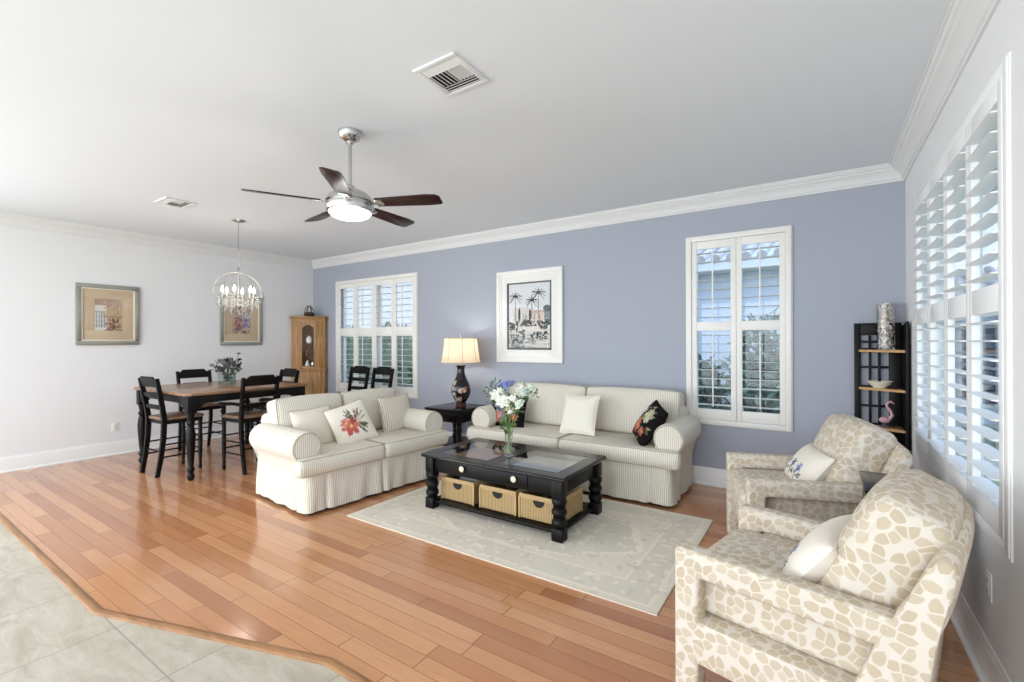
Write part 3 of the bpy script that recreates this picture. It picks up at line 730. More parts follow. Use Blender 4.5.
cv.speck(.02, .4, .0, .28, 70, .03, [(60, 66, 62), (104, 110, 106), (150, 152, 150)], rg)
for _ in range(60):
    x = rg.uniform(.05, .9); y = rg.uniform(.02, .2); cv.line(x, y, x+rg.uniform(.05, .25), y+rg.uniform(-.01, .02), .006, rg.choice([(90, 94, 92), (140, 142, 140), (190, 190, 188)]))
cv.speck(.55, .95, .14, .24, 25, .03, [(60, 70, 64), (90, 96, 90)], rg)
canvas_sheet('print', cv, .60, .81, o, 'print', T(.0, -.0085, .007))
mb = MB(T(0, 0, .007)); frame_part(mb, .645, .845, .026, -.0125, -.0065, .001); mb.build('print_border', 'dark_grey', o)
gl = MB(); gl.box(-W_/2+.05, W_/2-.05, -.0262, -.0247, -H_/2+.05, H_/2-.05); gl.build('glazing', 'picture_glass', o, smooth=False)

# ------------------------------------------------------------------ rug
rug = thing('area_rug', 'pale cream and grey patterned area rug under the black coffee table', 'rug', (-1.965, 3.165, 0)); W_, H_ = 2.51, 1.51
cv = Canvas(300, 180, (214, 210, 200)); rg = random.Random(5)
X, Y = (cv.X-.5)*W_, (cv.Y-.5)*H_; D = np.minimum(W_/2-np.abs(X), H_/2-np.abs(Y))
npr = np.random.RandomState(2)
def smooth_noise(k):
    a = npr.rand(180//k+2, 300//k+2); a = np.kron(a, np.ones((k, k)))[:180, :300]
    for _ in range(2):
        for ax in (0, 1): a = (a+np.roll(a, k//2, ax)+np.roll(a, -(k//2), ax))/3
    return a
cv.put(D > .0, (208, 204, 194)); cv.put((D > .05) & (D < .24), (196, 194, 186)); cv.put((D > .24) & (D < .26), (224, 220, 208)); cv.put((D > .045) & (D < .055), (224, 220, 208))
n1 = smooth_noise(4); n2 = smooth_noise(10)
E = np.hypot(X/.95, Y/.5); E2 = E+.04*np.sin(np.arctan2(Y, X)*12)
cv.put((E2 < 1) & (E2 > .94), (224, 220, 208)); cv.put(E2 < .94, (192, 190, 182)); cv.put((E2 < .5) & (E2 > .46), (224, 220, 208)); cv.put(E2 < .28, (180, 178, 172))
tones = [(226, 222, 212), (178, 176, 170), (220, 214, 202), (186, 184, 178)]
for k in range(150):   # four-fold mirrored sprays of leaves and rosettes
    x, y, L_, a, c = rg.uniform(.0, .5), rg.uniform(.0, .5), rg.uniform(.012, .03), rg.uniform(0, 360), rg.choice(tones)
    for sx_, sy_ in ((1, 1), (-1, 1), (1, -1), (-1, -1)):
        aa = a if sx_*sy_ > 0 else 180-a
        if sy_ < 0 and sx_ < 0: aa = a+180
        if sy_ < 0 and sx_ > 0: aa = -a
        cv.leaf(.5+sx_*x, .5+sy_*y, L_, L_*.2, aa, c)
        if k % 3 == 0: cv.ell(.5+sx_*x, .5+sy_*y, L_*.35, L_*.35, tones[(k//3) % 4])
cv.a = np.array(lin((212, 208, 198)))*.48+cv.a*.52; cv.a *= (.96+.08*n2)[..., None]*1.16; cv.a = np.minimum(cv.a*np.array([1.03, .985, .93]), .9)
ru = canvas_sheet('rug_pile', cv, W_, H_, rug, 'rug', T(0, 0, .010) @ RX(-90))
mb = MB(); mb.prism([(-W_/2-.004, -H_/2-.004), (W_/2+.004, -H_/2-.004), (W_/2+.004, H_/2+.004), (-W_/2-.004, H_/2+.004)], .0, .0078, .002); mb.build('rug_backing', 'linen', rug)

# ------------------------------------------------------------------ sofas
def rounded(poly, r_, n=4):
    out = []; N = len(poly)
    for i in range(N):
        p = Vector(poly[i]); a = (Vector(poly[i-1])-p); b = (Vector(poly[(i+1) % N])-p); rr = min(r_, a.length*.45, b.length*.45)
        p0 = p+a.normalized()*rr; p1 = p+b.normalized()*rr
        for k in range(n+1):
            t = k/n; q = p0*(1-t)**2+p*2*t*(1-t)+p1*t*t; out.append((q.x, q.y))
    return out
def make_sofa(name, label, cat, L, Dp, loc, rz, seed):
    root = thing(name, label, cat, loc, rz); h = L/2; f = -Dp/2; bk = Dp/2; rg = random.Random(seed)
    # skirted slipcover, four walls with pleats
    hx, y0, y1 = h-.10, f+.045, bk-.02; rc = .06
    per = []
    def run(p, q, n, nv):
        for k in range(n): per.append(((p[0]+(q[0]-p[0])*k/n, p[1]+(q[1]-p[1])*k/n), nv))
    def turn(c, a0, n=6):
        for k in range(n): a = R(a0+90*k/n); per.append(((c[0]+rc*math.cos(a), c[1]+rc*math.sin(a)), (math.cos(a), math.sin(a))))
    nL, nD = 120, 50
    run((-hx+rc, y0), (hx-rc, y0), nL, (0, -1)); turn((hx-rc, y0+rc), -90); run((hx, y0+rc), (hx, y1-rc), nD, (1, 0)); turn((hx-rc, y1-rc), 0)
    run((hx-rc, y1), (-hx+rc, y1), nL, (0, 1)); turn((-hx+rc, y1-rc), 90); run((-hx, y1-rc), (-hx, y0+rc), nD, (-1, 0)); turn((-hx+rc, y0+rc), 180)
    N = len(per); mb = MB(); rows = []
    ph = [rg.uniform(0, 6.28) for _ in range(8)]
    arc = [0.]
    for i in range(1, N): arc.append(arc[-1]+math.hypot(per[i][0][0]-per[i-1][0][0], per[i][0][1]-per[i-1][0][1]))
    tot = arc[-1]+.02
    def wv(m_, p): return lambda s_: math.sin(2*PI*m_*s_/tot+p)
    w1_, w2_, w3_, w4_ = wv(round(tot*4.3), ph[0]), wv(round(tot*6.7), ph[1]), wv(round(tot*2.3), ph[2]), wv(round(tot*1.4), ph[3])
    for j in range(8):
        t = j/7; row = []
        for i, ((x, y), nv) in enumerate(per):
            s_ = arc[i]+.06*t
            rip = (.006*w1_(s_)+.004*w2_(s_)+.007*w3_(s_))*t
            pl = 0
            for (cx, cy) in ((-hx+.17, y0), (hx-.17, y0), (0, y0), (-hx, y0+.16), (hx, y0+.16)):
                d = math.hypot(x-cx, y-cy); pl -= .02*math.exp(-(d/.016)**2)*min(1, t*1.5); pl += .012*math.exp(-((d-.05)/.035)**2)*t
            off = rip+pl+.012*t
            row.append(mb.bm.verts.new((x+nv[0]*off, y+nv[1]*off, .375-(.375-.028)*t+.003*w4_(s_)*t)))
        rows.append(row)
    for a, b in zip(rows, rows[1:]):
        for k in range(N): mb.bm.faces.new((a[k], a[(k+1) % N], b[(k+1) % N], b[k]))
    mb.bm.faces.new(rows[0]); mb.build('skirt', 'ticking', root, angle=80)
    mb = MB(); mb.box(-hx+.03, hx-.03, y0+.04, y1-.03, .0, .33); mb.build('base', 'dark_base', root)
    # rolled arms
    RC, ZR = .132, .575
    for sg in (-1, 1):
        cx = h-RC; poly = [(cx-.10, .30), (cx-.10, .50)]
        for k in range(19):
            a = R(212-k*(212+48)/18); poly.append((cx+RC*math.cos(a), ZR+RC*math.sin(a)))
        poly += [(cx+.045, .43), (cx+.045, .30)]
        Mp = Matrix(((sg, 0, 0, 0), (0, 0, 1, 0), (0, 1, 0, 0), (0, 0, 0, 1)))
        mb = MB(); mb.prism(poly, f+.10, bk-.10, .022, Mp, 3); ao = mb.build('arm', 'ticking', root, angle=50)
        mb = MB(); pts = [(sg*(cx+(RC-.012)*math.cos(R(225-k*275/24))), f+.102, ZR+(RC-.012)*math.sin(R(225-k*275/24))) for k in range(25)]
        pts.append((sg*(cx+.045), f+.102, .38)); mb.sweep(pts, .0055, 6); mb.build('arm_piping', 'piping', ao)
    mb = MB(T(0, bk-.115, .50) @ RX(-5)); mb.rbox(h-.14, .105, .29, .06, 10); mb.build('backrest', 'ticking', root, angle=80)
    # T shaped seat cushions
    for sg in (-1, 1):
        xi = h-.245; poly = [(.004, f+.0), (h-.015, f+.0), (h-.015, f+.112), (xi, f+.112), (xi, bk-.25), (.004, bk-.25)]
        poly = [(sg*x, y) for x, y in poly]
        if sg < 0: poly = poly[::-1]
        pg = rounded(poly, .045, 5); z0, z1 = .345, .495
        secs = [(.03, z0), (.012, z0+.006), (.002, z0+.022), (-.004, (z0+z1)/2), (.002, z1-.024), (.012, z1-.007), (.03, z1)]
        mb = MB(); rows = []
        for (d, z) in secs: rows.append([mb.bm.verts.new((x, y-(.014*(1-((z-(z0+z1)/2)/.075)**2) if y < f+.03 else 0), z)) for x, y in inset(pg, d)])
        n_ = len(pg)
        for a, b in zip(rows, rows[1:]):
            for k in range(n_): mb.bm.faces.new((a[k], a[(k+1) % n_], b[(k+1) % n_], b[k]))
        mb.bm.faces.new(rows[0]); mb.bm.faces.new(rows[-1])
        co = mb.build('seat_cushion', 'ticking', root, angle=70)
        mb = MB()
        for zz in (z1-.008, z0+.008): mb.sweep([(x, y, zz) for x, y in inset(pg, .010)], .0055, 6, True)
        mb.build('cushion_piping', 'piping', co)
    # back cushions
    for sg in (-1, 1):
        wd = (h-.165)/2
        def bulge(q, p):
            k = max(0, (1-p[0]**2))*max(0, (1-p[2]**2)); return (q.x, q.y+(-.05*k if p[1] < 0 else .01*k), q.z+.012*(1-p[0]**2)*(1 if p[2] > 0 else 0))
        Mc = T(sg*(wd+.004), bk-.225, .70) @ RX(-13)
        mb = MB(Mc); mb.rbox(wd, .10, .225, .035, 12, None, bulge); bo = mb.build('back_cushion', 'ticking', root, angle=80)
        mb = MB(Mc)
        for yy in (-.088, .088):
            lp = rounded([(-wd+.006, -.216), (wd-.006, -.216), (wd-.006, .216), (-wd+.006, .216)], .035, 5); mb.sweep([(x, yy, z+.012*(1-(x/wd)**2)*(1 if z > .1 else 0)) for x, z in lp], .0055, 6, True)
        mb.build('cushion_piping', 'piping', bo)
    return root
make_sofa('sofa', 'long cream ticking stripe slipcovered sofa along the blue wall', 'sofa', 2.28, .92, (-2.095, 4.40, 0), 0, 3)
LV = ((-3.855, 2.972, 0), 86)
make_sofa('loveseat', 'shorter cream ticking stripe slipcovered loveseat with its back to the dining table', 'sofa', 1.67, .98, LV[0], LV[1], 4).scale = (1, 1, .965)
def on_love(p): return Matrix.Translation(LV[0]) @ RZ(LV[1]) @ Vector(p)

# pillows on the loveseat (its front faces +x)
def pr(rx, ry, rz): return (R(rx), R(ry), R(rz))
pillow('throw_pillow', 'plain beige linen throw pillow at the near end of the loveseat', 'pillow', on_love((-.40, .055, .62)), pr(-20, -4, 78), .38, .38, .15, 'linen', None, 'piping')
cv = Canvas(96, 96, (234, 228, 214)); rg = random.Random(8)
for a, L_ in ((40, .38), (75, .40), (100, .40), (125, .38), (150, .30), (20, .34), (-40, .32), (-20, .32), (190, .2), (58, .42), (112, .42)): cv.leaf(.52, .48, L_, .022, a, rg.choice([(92, 100, 74), (70, 78, 62), (124, 128, 96)]))
for a, L_ in ((60, .34), (90, .36), (118, .34)): cv.line(.52, .46, .52+math.cos(R(a))*L_, .46+math.sin(R(a))*L_, .006, (88, 92, 70))
for x, y in ((.64, .76), (.70, .66), (.60, .70)): cv.flower(x, y, .05, [(214, 186, 176), (196, 160, 150)], rg, 5)
cv.flower(.38, .44, .23, [(196, 96, 90), (212, 122, 112), (180, 76, 76)], rg, 6); cv.flower(.28, .54, .13, [(206, 120, 112), (220, 150, 140)], rg, 6); cv.flower(.62, .55, .09, [(226, 210, 200), (210, 186, 176)], rg, 6)
cv.leaf(.55, .4, .3, .025, -55, (66, 76, 60)); cv.leaf(.6, .42, .24, .025, -20, (88, 98, 74))
pillow('throw_pillow', 'ivory throw pillow printed with pink red lilies in the middle of the loveseat', 'pillow', on_love((-.09, -.085, .625)), pr(-26, -12, 84), .42, .42, .15, 'printed_fabric', cv, 'piping', 40)
pillow('throw_pillow', 'boldly striped beige throw pillow at the far end of the loveseat', 'pillow', on_love((.535, .03, .64)), pr(-16, 0, 88), .42, .40, .14, 'ticking_bold', None, 'piping')
# pillows on the sofa
def dark_floral(seed):
    cv = Canvas(96, 96, (24, 20, 22)); rg = random.Random(seed)
    for _ in range(26): cv.leaf(rg.uniform(.1, .9), rg.uniform(.1, .9), rg.uniform(.1, .2), .025, rg.uniform(0, 360), rg.choice([(128, 130, 106), (92, 96, 78), (150, 140, 116)]))
    cv.flower(.35, .3, .2, [(176, 92, 78), (198, 122, 104), (150, 66, 60)], rg, 8); cv.flower(.6, .66, .2, [(196, 192, 166), (168, 166, 140), (210, 206, 186)], rg, 8)
    cv.flower(.75, .28, .11, [(190, 110, 90), (160, 80, 70)], rg, 7); cv.flower(.22, .72, .11, [(120, 118, 140), (200, 190, 180)], rg, 7); return cv
pillow('throw_pillow', 'black floral throw pillow at the left end of the sofa behind the bouquet', 'pillow', (-2.88, 4.25, .645), pr(-18, 0, 6), .44, .34, .15, 'printed_fabric', dark_floral(3), None, 40)
pillow('throw_pillow', 'plain ivory throw pillow in the middle of the sofa', 'pillow', (-2.02, 4.26, .685), pr(-22, -3, -6), .40, .40, .15, 'ivory', None, 'ivory')
pillow('throw_pillow', 'black floral throw pillow propped edge on against the right sofa arm', 'pillow', (-1.31, 4.25, .665), pr(-34, 10, -60), .42, .40, .14, 'printed_fabric', dark_floral(9), None, 40)

# ------------------------------------------------------------------ armchairs
def make_armchair(label, loc, rz):
    root = thing('armchair', label, 'armchair', loc, rz, 'leaf pattern armchairs'); hw = .37
    PYZ = Matrix(((0, 0, 1, 0), (1, 0, 0, 0), (0, 1, 0, 0), (0, 0, 0, 1)))
    for sg in (-1, 1):
        x0, x1 = (hw-.085, hw-.003) if sg > 0 else (-hw+.003, -hw+.085)
        pg = rounded([(0, 0), (.095, 0), (.10, .50), (.68, .50), (.70, .60), (0, .60)], .022, 4)
        mb = MB(); soft_prism(mb, pg, x0, x1, .016, PYZ); mb.build('arm', 'leaf', root, angle=60)
        xa, xb = (hw-.08, hw-.015) if sg > 0 else (-hw+.012, -hw+.08)
        mb = MB(); mb.box(xa, xb, .64, .70, .0, .2, .012); mb.build('rear_leg', 'leaf', root)
    mb = MB(); mb.box(-hw+.004, hw-.004, .03, .68, .165, .335, .02); mb.build('seat_rail', 'leaf', root)
    def crown_(q, p): return (q.x, q.y, q.z+(.025*max(0, 1-p[0]**2)*max(0, 1-p[1]**2) if p[2] > 0 else 0))
    mb = MB(T(0, .31, .418)); mb.rbox(.30, .325, .084, .045, 10, None, crown_); mb.build('seat_cushion', 'leaf', root, angle=80)
    prof = [(.56, .12), (.58, .33), (.65, .53), (.71, .66), (.755, .765), (.785, .81), (.815, .81), (.826, .77), (.785, .58), (.76, .40), (.735, .12)]
    pg = rounded(prof, .03, 3); N = len(pg); mb = MB(); rings = []
    cy = sum(p[0] for p in pg)/N; cz = sum(p[1] for p in pg)/N
    xs = [-hw, -hw+.006, -hw+.025]+[-hw+.06+(2*hw-.12)*k/8 for k in range(9)]+[hw-.025, hw-.006, hw]
    sc_ = [.93, .975, .995]+[1.]*9+[.995, .975, .93]
    for x, k in zip(xs, sc_):
        c_ = 1-(x/hw)**2
        rings.append([mb.bm.verts.new((x, cy+(y-cy)*k+(.02*c_ if z > .6 else 0), cz+(z-cz)*k+(.035*c_*max(0, (z-.6)/.2) if z > .6 else 0))) for y, z in pg])
    for a, b in zip(rings, rings[1:]):
        for k in range(N): mb.bm.faces.new((a[k], a[(k+1) % N], b[(k+1) % N], b[k]))
    mb.bm.faces.new(rings[0][::-1]); mb.bm.faces.new(rings[-1]); mb.build('back_frame', 'leaf', root, angle=60)
    def bulge(q, p):
        k = max(0, 1-p[0]**4)*max(0, 1-p[2]**4); t = (p[2]+1)/2
        return (q.x*(.97+.05*t), q.y+(-.05*k if p[1] < 0 else .015*k)-.015*t*(1 if p[1] < 0 else -1), q.z+.018*(1-p[0]**2)*(1 if p[2] > 0 else 0))
    mb = MB(T(0, .625, .655) @ RX(-25)); mb.rbox(.272, .082, .27, .055, 14, None, bulge); mb.build('back_cushion', 'leaf', root, angle=80)
    return root
CH1, CH2 = ((-.41, 2.265, 0), -103), ((-.475, 3.41, 0), -72)
make_armchair('cream leaf pattern armchair in the right foreground nearest the camera', *CH1)
make_armchair('cream leaf pattern armchair further back near the black corner shelf', *CH2)
def lumbar(seed):
    cv = Canvas(90, 60, (232, 224, 212)); rg = random.Random(seed)
    for x in (.2, .45, .7):
        cv.line(x-.05, .12, x+.03, .5, .008, (88, 92, 110)); cv.flower(x, .42, .08, [(120, 134, 176), (86, 98, 140), (150, 166, 196)], rg, 5, (60, 66, 96)); cv.flower(x+.1, .25, .05, [(86, 98, 140), (60, 66, 96)], rg, 5)
        cv.leaf(x, .2, .1, .018, 30, (120, 128, 120)); cv.leaf(x-.02, .25, .08, .015, 150, (120, 128, 120))
    cv.speck(.02, .14, .05, .6, 8, .02, [(196, 140, 140), (160, 110, 120)], rg); return cv
def on_chair(loc, rz, p): return Matrix.Translation(loc) @ RZ(rz) @ Vector(p)
pillow('lumbar_pillow', 'cream lumbar pillow with blue embroidered flowers on the foreground armchair', 'pillow', on_chair(*CH1, (.02, .43, .60)), pr(-36, 0, -103), .47, .29, .15, 'printed_fabric', lumbar(2), None, 40)
pillow('lumbar_pillow', 'cream lumbar pillow with blue embroidered flowers on the armchair near the corner shelf', 'pillow', on_chair(*CH2, (-.01, .43, .60)), pr(-36, 0, -75), .47, .29, .15, 'printed_fabric', lumbar(4), None, 40)

# ------------------------------------------------------------------ coffee table
ct = thing('coffee_table', 'black coffee table with glass panels and turned legs on the rug', 'coffee table', (-2.155, 3.24, .0105)); hx, hy = .675, .38
mb = MB(); zt = .465
op = [(-.575, -.055), (.055, .575)]; oy = .275
def slab(x0, x1, y0, y1): mb.box(x0, x1, y0, y1, zt-.028, zt, .0)
slab(-hx, op[0][0], -hy, hy); slab(op[0][1], op[1][0], -hy, hy); slab(op[1][1], hx, -hy, hy)
for a, b in op: slab(a, b, -hy, -oy); slab(a, b, oy, hy)
for q in ((-hx-.006, hx+.006, -hy-.006, -hy+.03), (-hx-.006, hx+.006, hy-.03, hy+.006), (-hx-.006, -hx+.03, -hy, hy), (hx-.03, hx+.006, -hy, hy)): mb.box(q[0], q[1], q[2], q[3], zt-.030, zt-.006, .01, seg=3)
mb.build('tabletop', 'black', ct)
for (a, b), mt in zip(op, ('lining', 'lining_grey')):
    k = MB(); k.box(a, b, -oy, oy, .40, .404); k.build('display_tray', mt, ct, smooth=False)
    k = MB(); k.box(a, b, -oy, oy, zt-.006, zt-.001); k.build('glass_panel', 'glass', ct, smooth=False)
mb = MB()
for q in ((-hx+.07, hx-.07, -hy+.045, -hy+.065), (-hx+.07, hx-.07, hy-.065, hy-.045), (-hx+.045, -hx+.065, -hy+.07, hy-.07), (hx-.065, hx-.045, -hy+.07, hy-.07)): mb.box(q[0], q[1], q[2], q[3], .315, zt-.028, .002)
mb.box(-hx+.05, hx-.05, -hy+.05, hy-.05, .325, .335); mb.build('apron', 'black_satin', ct)
dr = MB(); dr.box(-.36, .36, -hy+.036, -hy+.05, .335, .425, .003); d_ = dr.build('drawer', 'black_satin', ct)
for x in (-.25, .25):
    k = MB(T(x, -hy+.036, .385)); k.lathe([(.008, 0), (.008, .01), (.022, .014), (.024, .02), (.016, .026), (0, .028)], 16, RX(90)); k.build('knob', 'cream_knob', d_)
def chunky():
    out = [(0, .085)]; n = 3
    for b in range(n):
        z0 = .086+.224*b/n; hh = .224/n
        out += [(.030, z0), (.036, z0+.003), (.036, z0+.008), (.030, z0+.011)]
        for k in range(1, 12): t = k/12; out.append((.030+.0135*math.sin(PI*t)**.8, z0+.011+(hh-.011)*t))
    return out+[(.03, .31), (0, .31)]
for sx_ in (-1, 1):
    for sy_ in (-1, 1):
        k = MB(T(sx_*(hx-.065), sy_*(hy-.065), 0)); k.lathe([(r_*1.28, z) for r_, z in chunky()], 20); k.box(-.042, .042, -.042, .042, .305, zt-.028, .003); k.box(-.043, .043, -.043, .043, .0, .088, .004); k.build('leg', 'black_satin', ct)
mb = MB(); mb.box(-hx+.05, hx-.05, -hy+.05, hy-.05, .045, .068, .004); mb.build('lower_shelf', 'black_satin', ct)

def basket(x, y, label):
    o = thing('storage_basket', label, 'basket', (x, y, .0795), 0, 'wicker baskets under the coffee table'); a, d, h = .171, .188, .188
    mb = MB(); n = 9; hole = (0, .135, .034)
    # front with a half round hand hole: wall built as prism pieces
    arc = [(.050*math.cos(t), .152+.050*math.sin(t)*-1) for t in [PI*k/10 for k in range(11)]]
    front = [(-a, 0), (a, 0), (a, .172), (-a, .172)]
    poly = [(-a, 0), (a, 0), (a, .152)] + arc + [(-a, .152)]
    Mf = Matrix(((1, 0, 0, 0), (0, 0, 1, 0), (0, 1, 0, 0), (0, 0, 0, 1)))
    mb.prism(poly, -d, -d+.008, 0, Mf); mb.prism(poly, d-.008, d, 0, Mf)
    mb.box(-a, -a+.008, -d+.008, d-.008, 0, .172); mb.box(a-.008, a, -d+.008, d-.008, 0, .172); mb.box(-a, a, -d, d, 0, .006)
    mb.build('woven_body', 'wicker', o, smooth=False)
    k = MB()
    for q in ((-a-.003, a+.003, -d-.003, -d+.011), (-a-.003, a+.003, d-.011, d+.003), (-a-.003, -a+.011, -d+.011, d-.011), (a-.011, a+.003, -d+.011, d-.011)): k.box(q[0], q[1], q[2], q[3], .152, .188, .004)
    for sx_ in (-1, 1):
        for sy_ in (-1, 1): k.box(sx_*a-.008, sx_*a+.008, sy_*d-.006, sy_*d+.006, 0, .17, .003)
    k.build('rim', 'wicker_frame', o)
    hh = MB(); hh.prism([(-.050, .153)]+[(.050*math.cos(PI+PI*k/12), .153+.050*math.sin(PI+PI*k/12)) for k in range(1, 12)]+[(.050, .153)], -d-.001, -d+.0085, 0, Mf); hh.build('hole_shade_plug', 'opening_dark', o, smooth=False)  # dark plug imitates the shaded inside of the basket
    return o
for (x, l) in ((-2.535, 'left wicker basket'), (-2.125, 'middle wicker basket'), (-1.748, 'right wicker basket')):
    basket(x, 3.17, l+' with half round hand hole on the front of coffee table shelf')
mg = thing('magazine', 'grey striped magazine standing in the left wicker basket', 'magazine', (-2.50, 3.10, .0862))
mb = MB(); mb.box(-.10, .10, -.012, .012, 0, .212, .002); mb.build('pages', 'magazine', mg)

# bouquet on the coffee table
VX, VY, VZ = -2.145, 3.175, .476
v = thing('flower_vase', 'clear glass trumpet vase of white and blue flowers on the coffee table', 'vase', (VX, VY, VZ))
mb = MB(); mb.lathe([(0, 0), (.036, 0), (.037, .006), (.030, .012), (.026, .05), (.028, .12), (.036, .19), (.043, .215), (.040, .215), (.033, .19), (.025, .12), (.022, .05), (.02, .02), (0, .018)], 28); mb.build('vase_body', 'glass', v)
bq = thing('flower_bouquet', 'white and blue flower bouquet with leafy stems in the clear coffee table vase', 'flowers', (VX, VY, VZ)); rg = random.Random(21)
heads = [(-.10, -.02, .40, 'petal_white', .065), (-.03, -.05, .37, 'petal_white', .06), (.05, -.04, .38, 'petal_white', .055), (.02, .03, .46, 'petal_white', .05), (.13, -.02, .42, 'petal_pale', .065), (.17, .03, .45, 'petal_pale', .06), (.09, .04, .44, 'petal_white', .06),
         (-.03, .02, .48, 'petal_blue', .045), (.03, -.01, .485, 'petal_blue', .04), (-.07, .04, .47, 'petal_blue', .045), (-.15, .02, .38, 'petal_pale', .045), (.04, -.05, .30, 'petal_white', .035), (.12, -.04, .36, 'petal_pale', .05), (-.06, -.05, .43, 'petal_white', .05)]
st = MB()
for (x, y, z, mt, r_) in heads:
    x, y, z, r_ = x*1.12+.01, y*1.1, z*1.24-.01, r_*1.12
    b0 = Vector((rg.uniform(-.012, .012), rg.uniform(-.012, .012), .03)); e = Vector((x, y, z)); st.sweep([b0, Vector((x*.12, y*.12, .2)), e*.6+Vector((x*-.1, 0, .09)), e], .003, 6)
st.build('stems', 'stem', bq)
def flower_head(M, r_, mt, parent, layers=3, seed=0):
    rg = random.Random(seed); mb = MB(M)
    for L_ in range(layers):
        n = 7-L_
        for k in range(n):
            a = 360*k/n+L_*25+rg.uniform(-10, 10); tilt = 12+26*L_
            mb.ball(r_*.5, RZ(a) @ RY(-tilt) @ T(r_*.52*(1-.18*L_), 0, r_*.1*L_), 8, 5, 1., .62, .14)
    mb.ball(r_*.2, T(0, 0, r_*.18), 8, 6); return mb.build('flower', mt, parent)
for i, (x, y, z, mt, r_) in enumerate(heads):
    flower_head(T(x*1.12+.01, y*1.1, z*1.24-.01) @ RZ(rg.uniform(0, 360)) @ RX(rg.uniform(5, 55)) , r_*1.12, mt, bq, 3, i)
fo = MB(T(-.14, .02, .50)); leaf_cloud(fo, 70, (.10, .07, .11), .05, rg); fo.M = T(.0, .02, .42); leaf_cloud(fo, 70, (.16, .08, .07), .06, rg); fo.M = T(0, 0, .25); leaf_cloud(fo, 25, (.05, .04, .08), .07, rg); fo.M = T(.18, .03, .53); leaf_cloud(fo, 30, (.08, .06, .06), .05, rg)
fo.build('leaves', 'leaf_green', bq, smooth=False)
sp = MB()
for k in range(6):
    x = -.09-.025*k; sp.sweep([(x*.3, 0, .25), (x*.8, .01, .50), (x, .02, .60+.012*k % .04)], [.002, .0016, .001], 5)
    for j in range(5): sp.ball(.007, T(x*(.85+.03*j), .012, .52+.018*j), 6, 4)
sp.build('blue_sprig', 'petal_blue', bq)

# ------------------------------------------------------------------ end table and lamp
et = thing('end_table', 'black square end table with turned legs in the corner between the sofas', 'side table', (-3.87, 4.54, 0)); a, d = .27, .27
mb = MB(); mb.box(-a-.02, a+.02, -d-.02, d+.02, .572, .60, .009, seg=3); mb.build('tabletop', 'black', et)
mb = MB(); mb.box(-a, a, -d, d, .44, .574, .004); ap = mb.build('apron', 'black', et)
mb = MB(); mb.box(-a+.05, a-.05, -d-.008, -d+.002, .455, .562, .003); dd = mb.build('drawer', 'black', et)
mb = MB(); mb.ball(.012, T(0, -d-.018, .508)); mb.build('knob', 'black_satin', dd)
for sx_ in (-1, 1):
    for sy_ in (-1, 1):
        k = MB(T(sx_*(a-.03), sy_*(d-.03), 0)); k.lathe([(0, 0), (.018, 0), (.028, .02), (.03, .05), (.02, .07), (.026, .09), (.034, .16), (.022, .21), (.03, .225), (.022, .24), (.03, .3), (.034, .36), (.022, .40), (.03, .415), (.03, .45), (0, .45)], 16); k.build('leg', 'black', et)
mb = MB(); mb.box(-a+.015, a-.015, -d+.015, d-.015, .14, .16, .004); mb.build('lower_shelf', 'black', et)

lp = thing('table_lamp', 'lit table lamp with cream panelled shade and black floral porcelain base', 'table lamp', (-3.805, 4.55, .60))
prof = [(0, 0), (.068, 0), (.07, .012), (.062, .02), (.066, .045), (.060, .055), (.085, .09), (.117, .15), (.126, .20), (.117, .26), (.09, .32), (.062, .38), (.048, .43), (.046, .48), (.054, .505), (.064, .52), (.055, .525), (0, .525)]
def lcol(): 
    cv = Canvas(160, 120, (22, 16, 16)); rg = random.Random(14)
    for _ in range(60): cv.leaf(rg.uniform(0, 1), rg.uniform(.15, .75), rg.uniform(.03, .06), .008, rg.uniform(0, 360), rg.choice([(120, 92, 66), (150, 130, 104), (86, 74, 60), (112, 56, 40)]))
    for _ in range(22): cv.flower(rg.uniform(0, 1), rg.uniform(.15, .68), .05, [(196, 186, 180), (170, 150, 140), (160, 100, 76), (206, 200, 198)], rg, 6)
    cv.rect(0, 1, 0, .1, (86, 44, 32)); return cv
cvl = lcol(); nz, na = 60, 96; vs_, cs_, fs_ = [], [], []
zs = [p[1] for p in prof]; fine = []
for k in range(len(prof)-1):
    for j in range(5): t = j/5; fine.append((prof[k][0]*(1-t)+prof[k+1][0]*t, prof[k][1]*(1-t)+prof[k+1][1]*t))
fine.append(prof[-1])
for (r_, z) in fine:
    for k in range(na):
        t = 2*PI*k/na; vs_.append((r_*math.cos(t), r_*math.sin(t), z)); cs_.append(cvl.sample(k/na, z/.53))
for j in range(len(fine)-1):
    for k in range(na): fs_.append((j*na+k, j*na+(k+1) % na, (j+1)*na+(k+1) % na, (j+1)*na+k))
me = bpy.data.meshes.new('lamp_base'); me.from_pydata(vs_, [], fs_); me.materials.append(Mt['lamp_vcol']); me.shade_smooth()
o = bpy.data.objects.new('lamp_base', me); C.objects.link(o); o.parent = lp; set_cols(o, cs_)
def scal(t): return 1-.035*abs(math.sin(4*t))
mb = MB(); mb.lathe([(.250, .555), (.240, .60), (.224, .70), (.212, .80), (.207, .868)], 96, None, False, scal)
for v_ in list(mb.bm.verts): pass
g_ = bmesh.ops.solidify(mb.bm, geom=list(mb.bm.faces), thickness=.003); sh = mb.build('lamp_shade', 'shade', lp, angle=60)
mb = MB()
for (r_, z) in ((.250, .557), (.207, .866)): mb.sweep([(r_*scal(t)*math.cos(t)*1.005, r_*scal(t)*math.sin(t)*1.005, z) for t in [2*PI*k/64 for k in range(64)]], .005, 6, True)
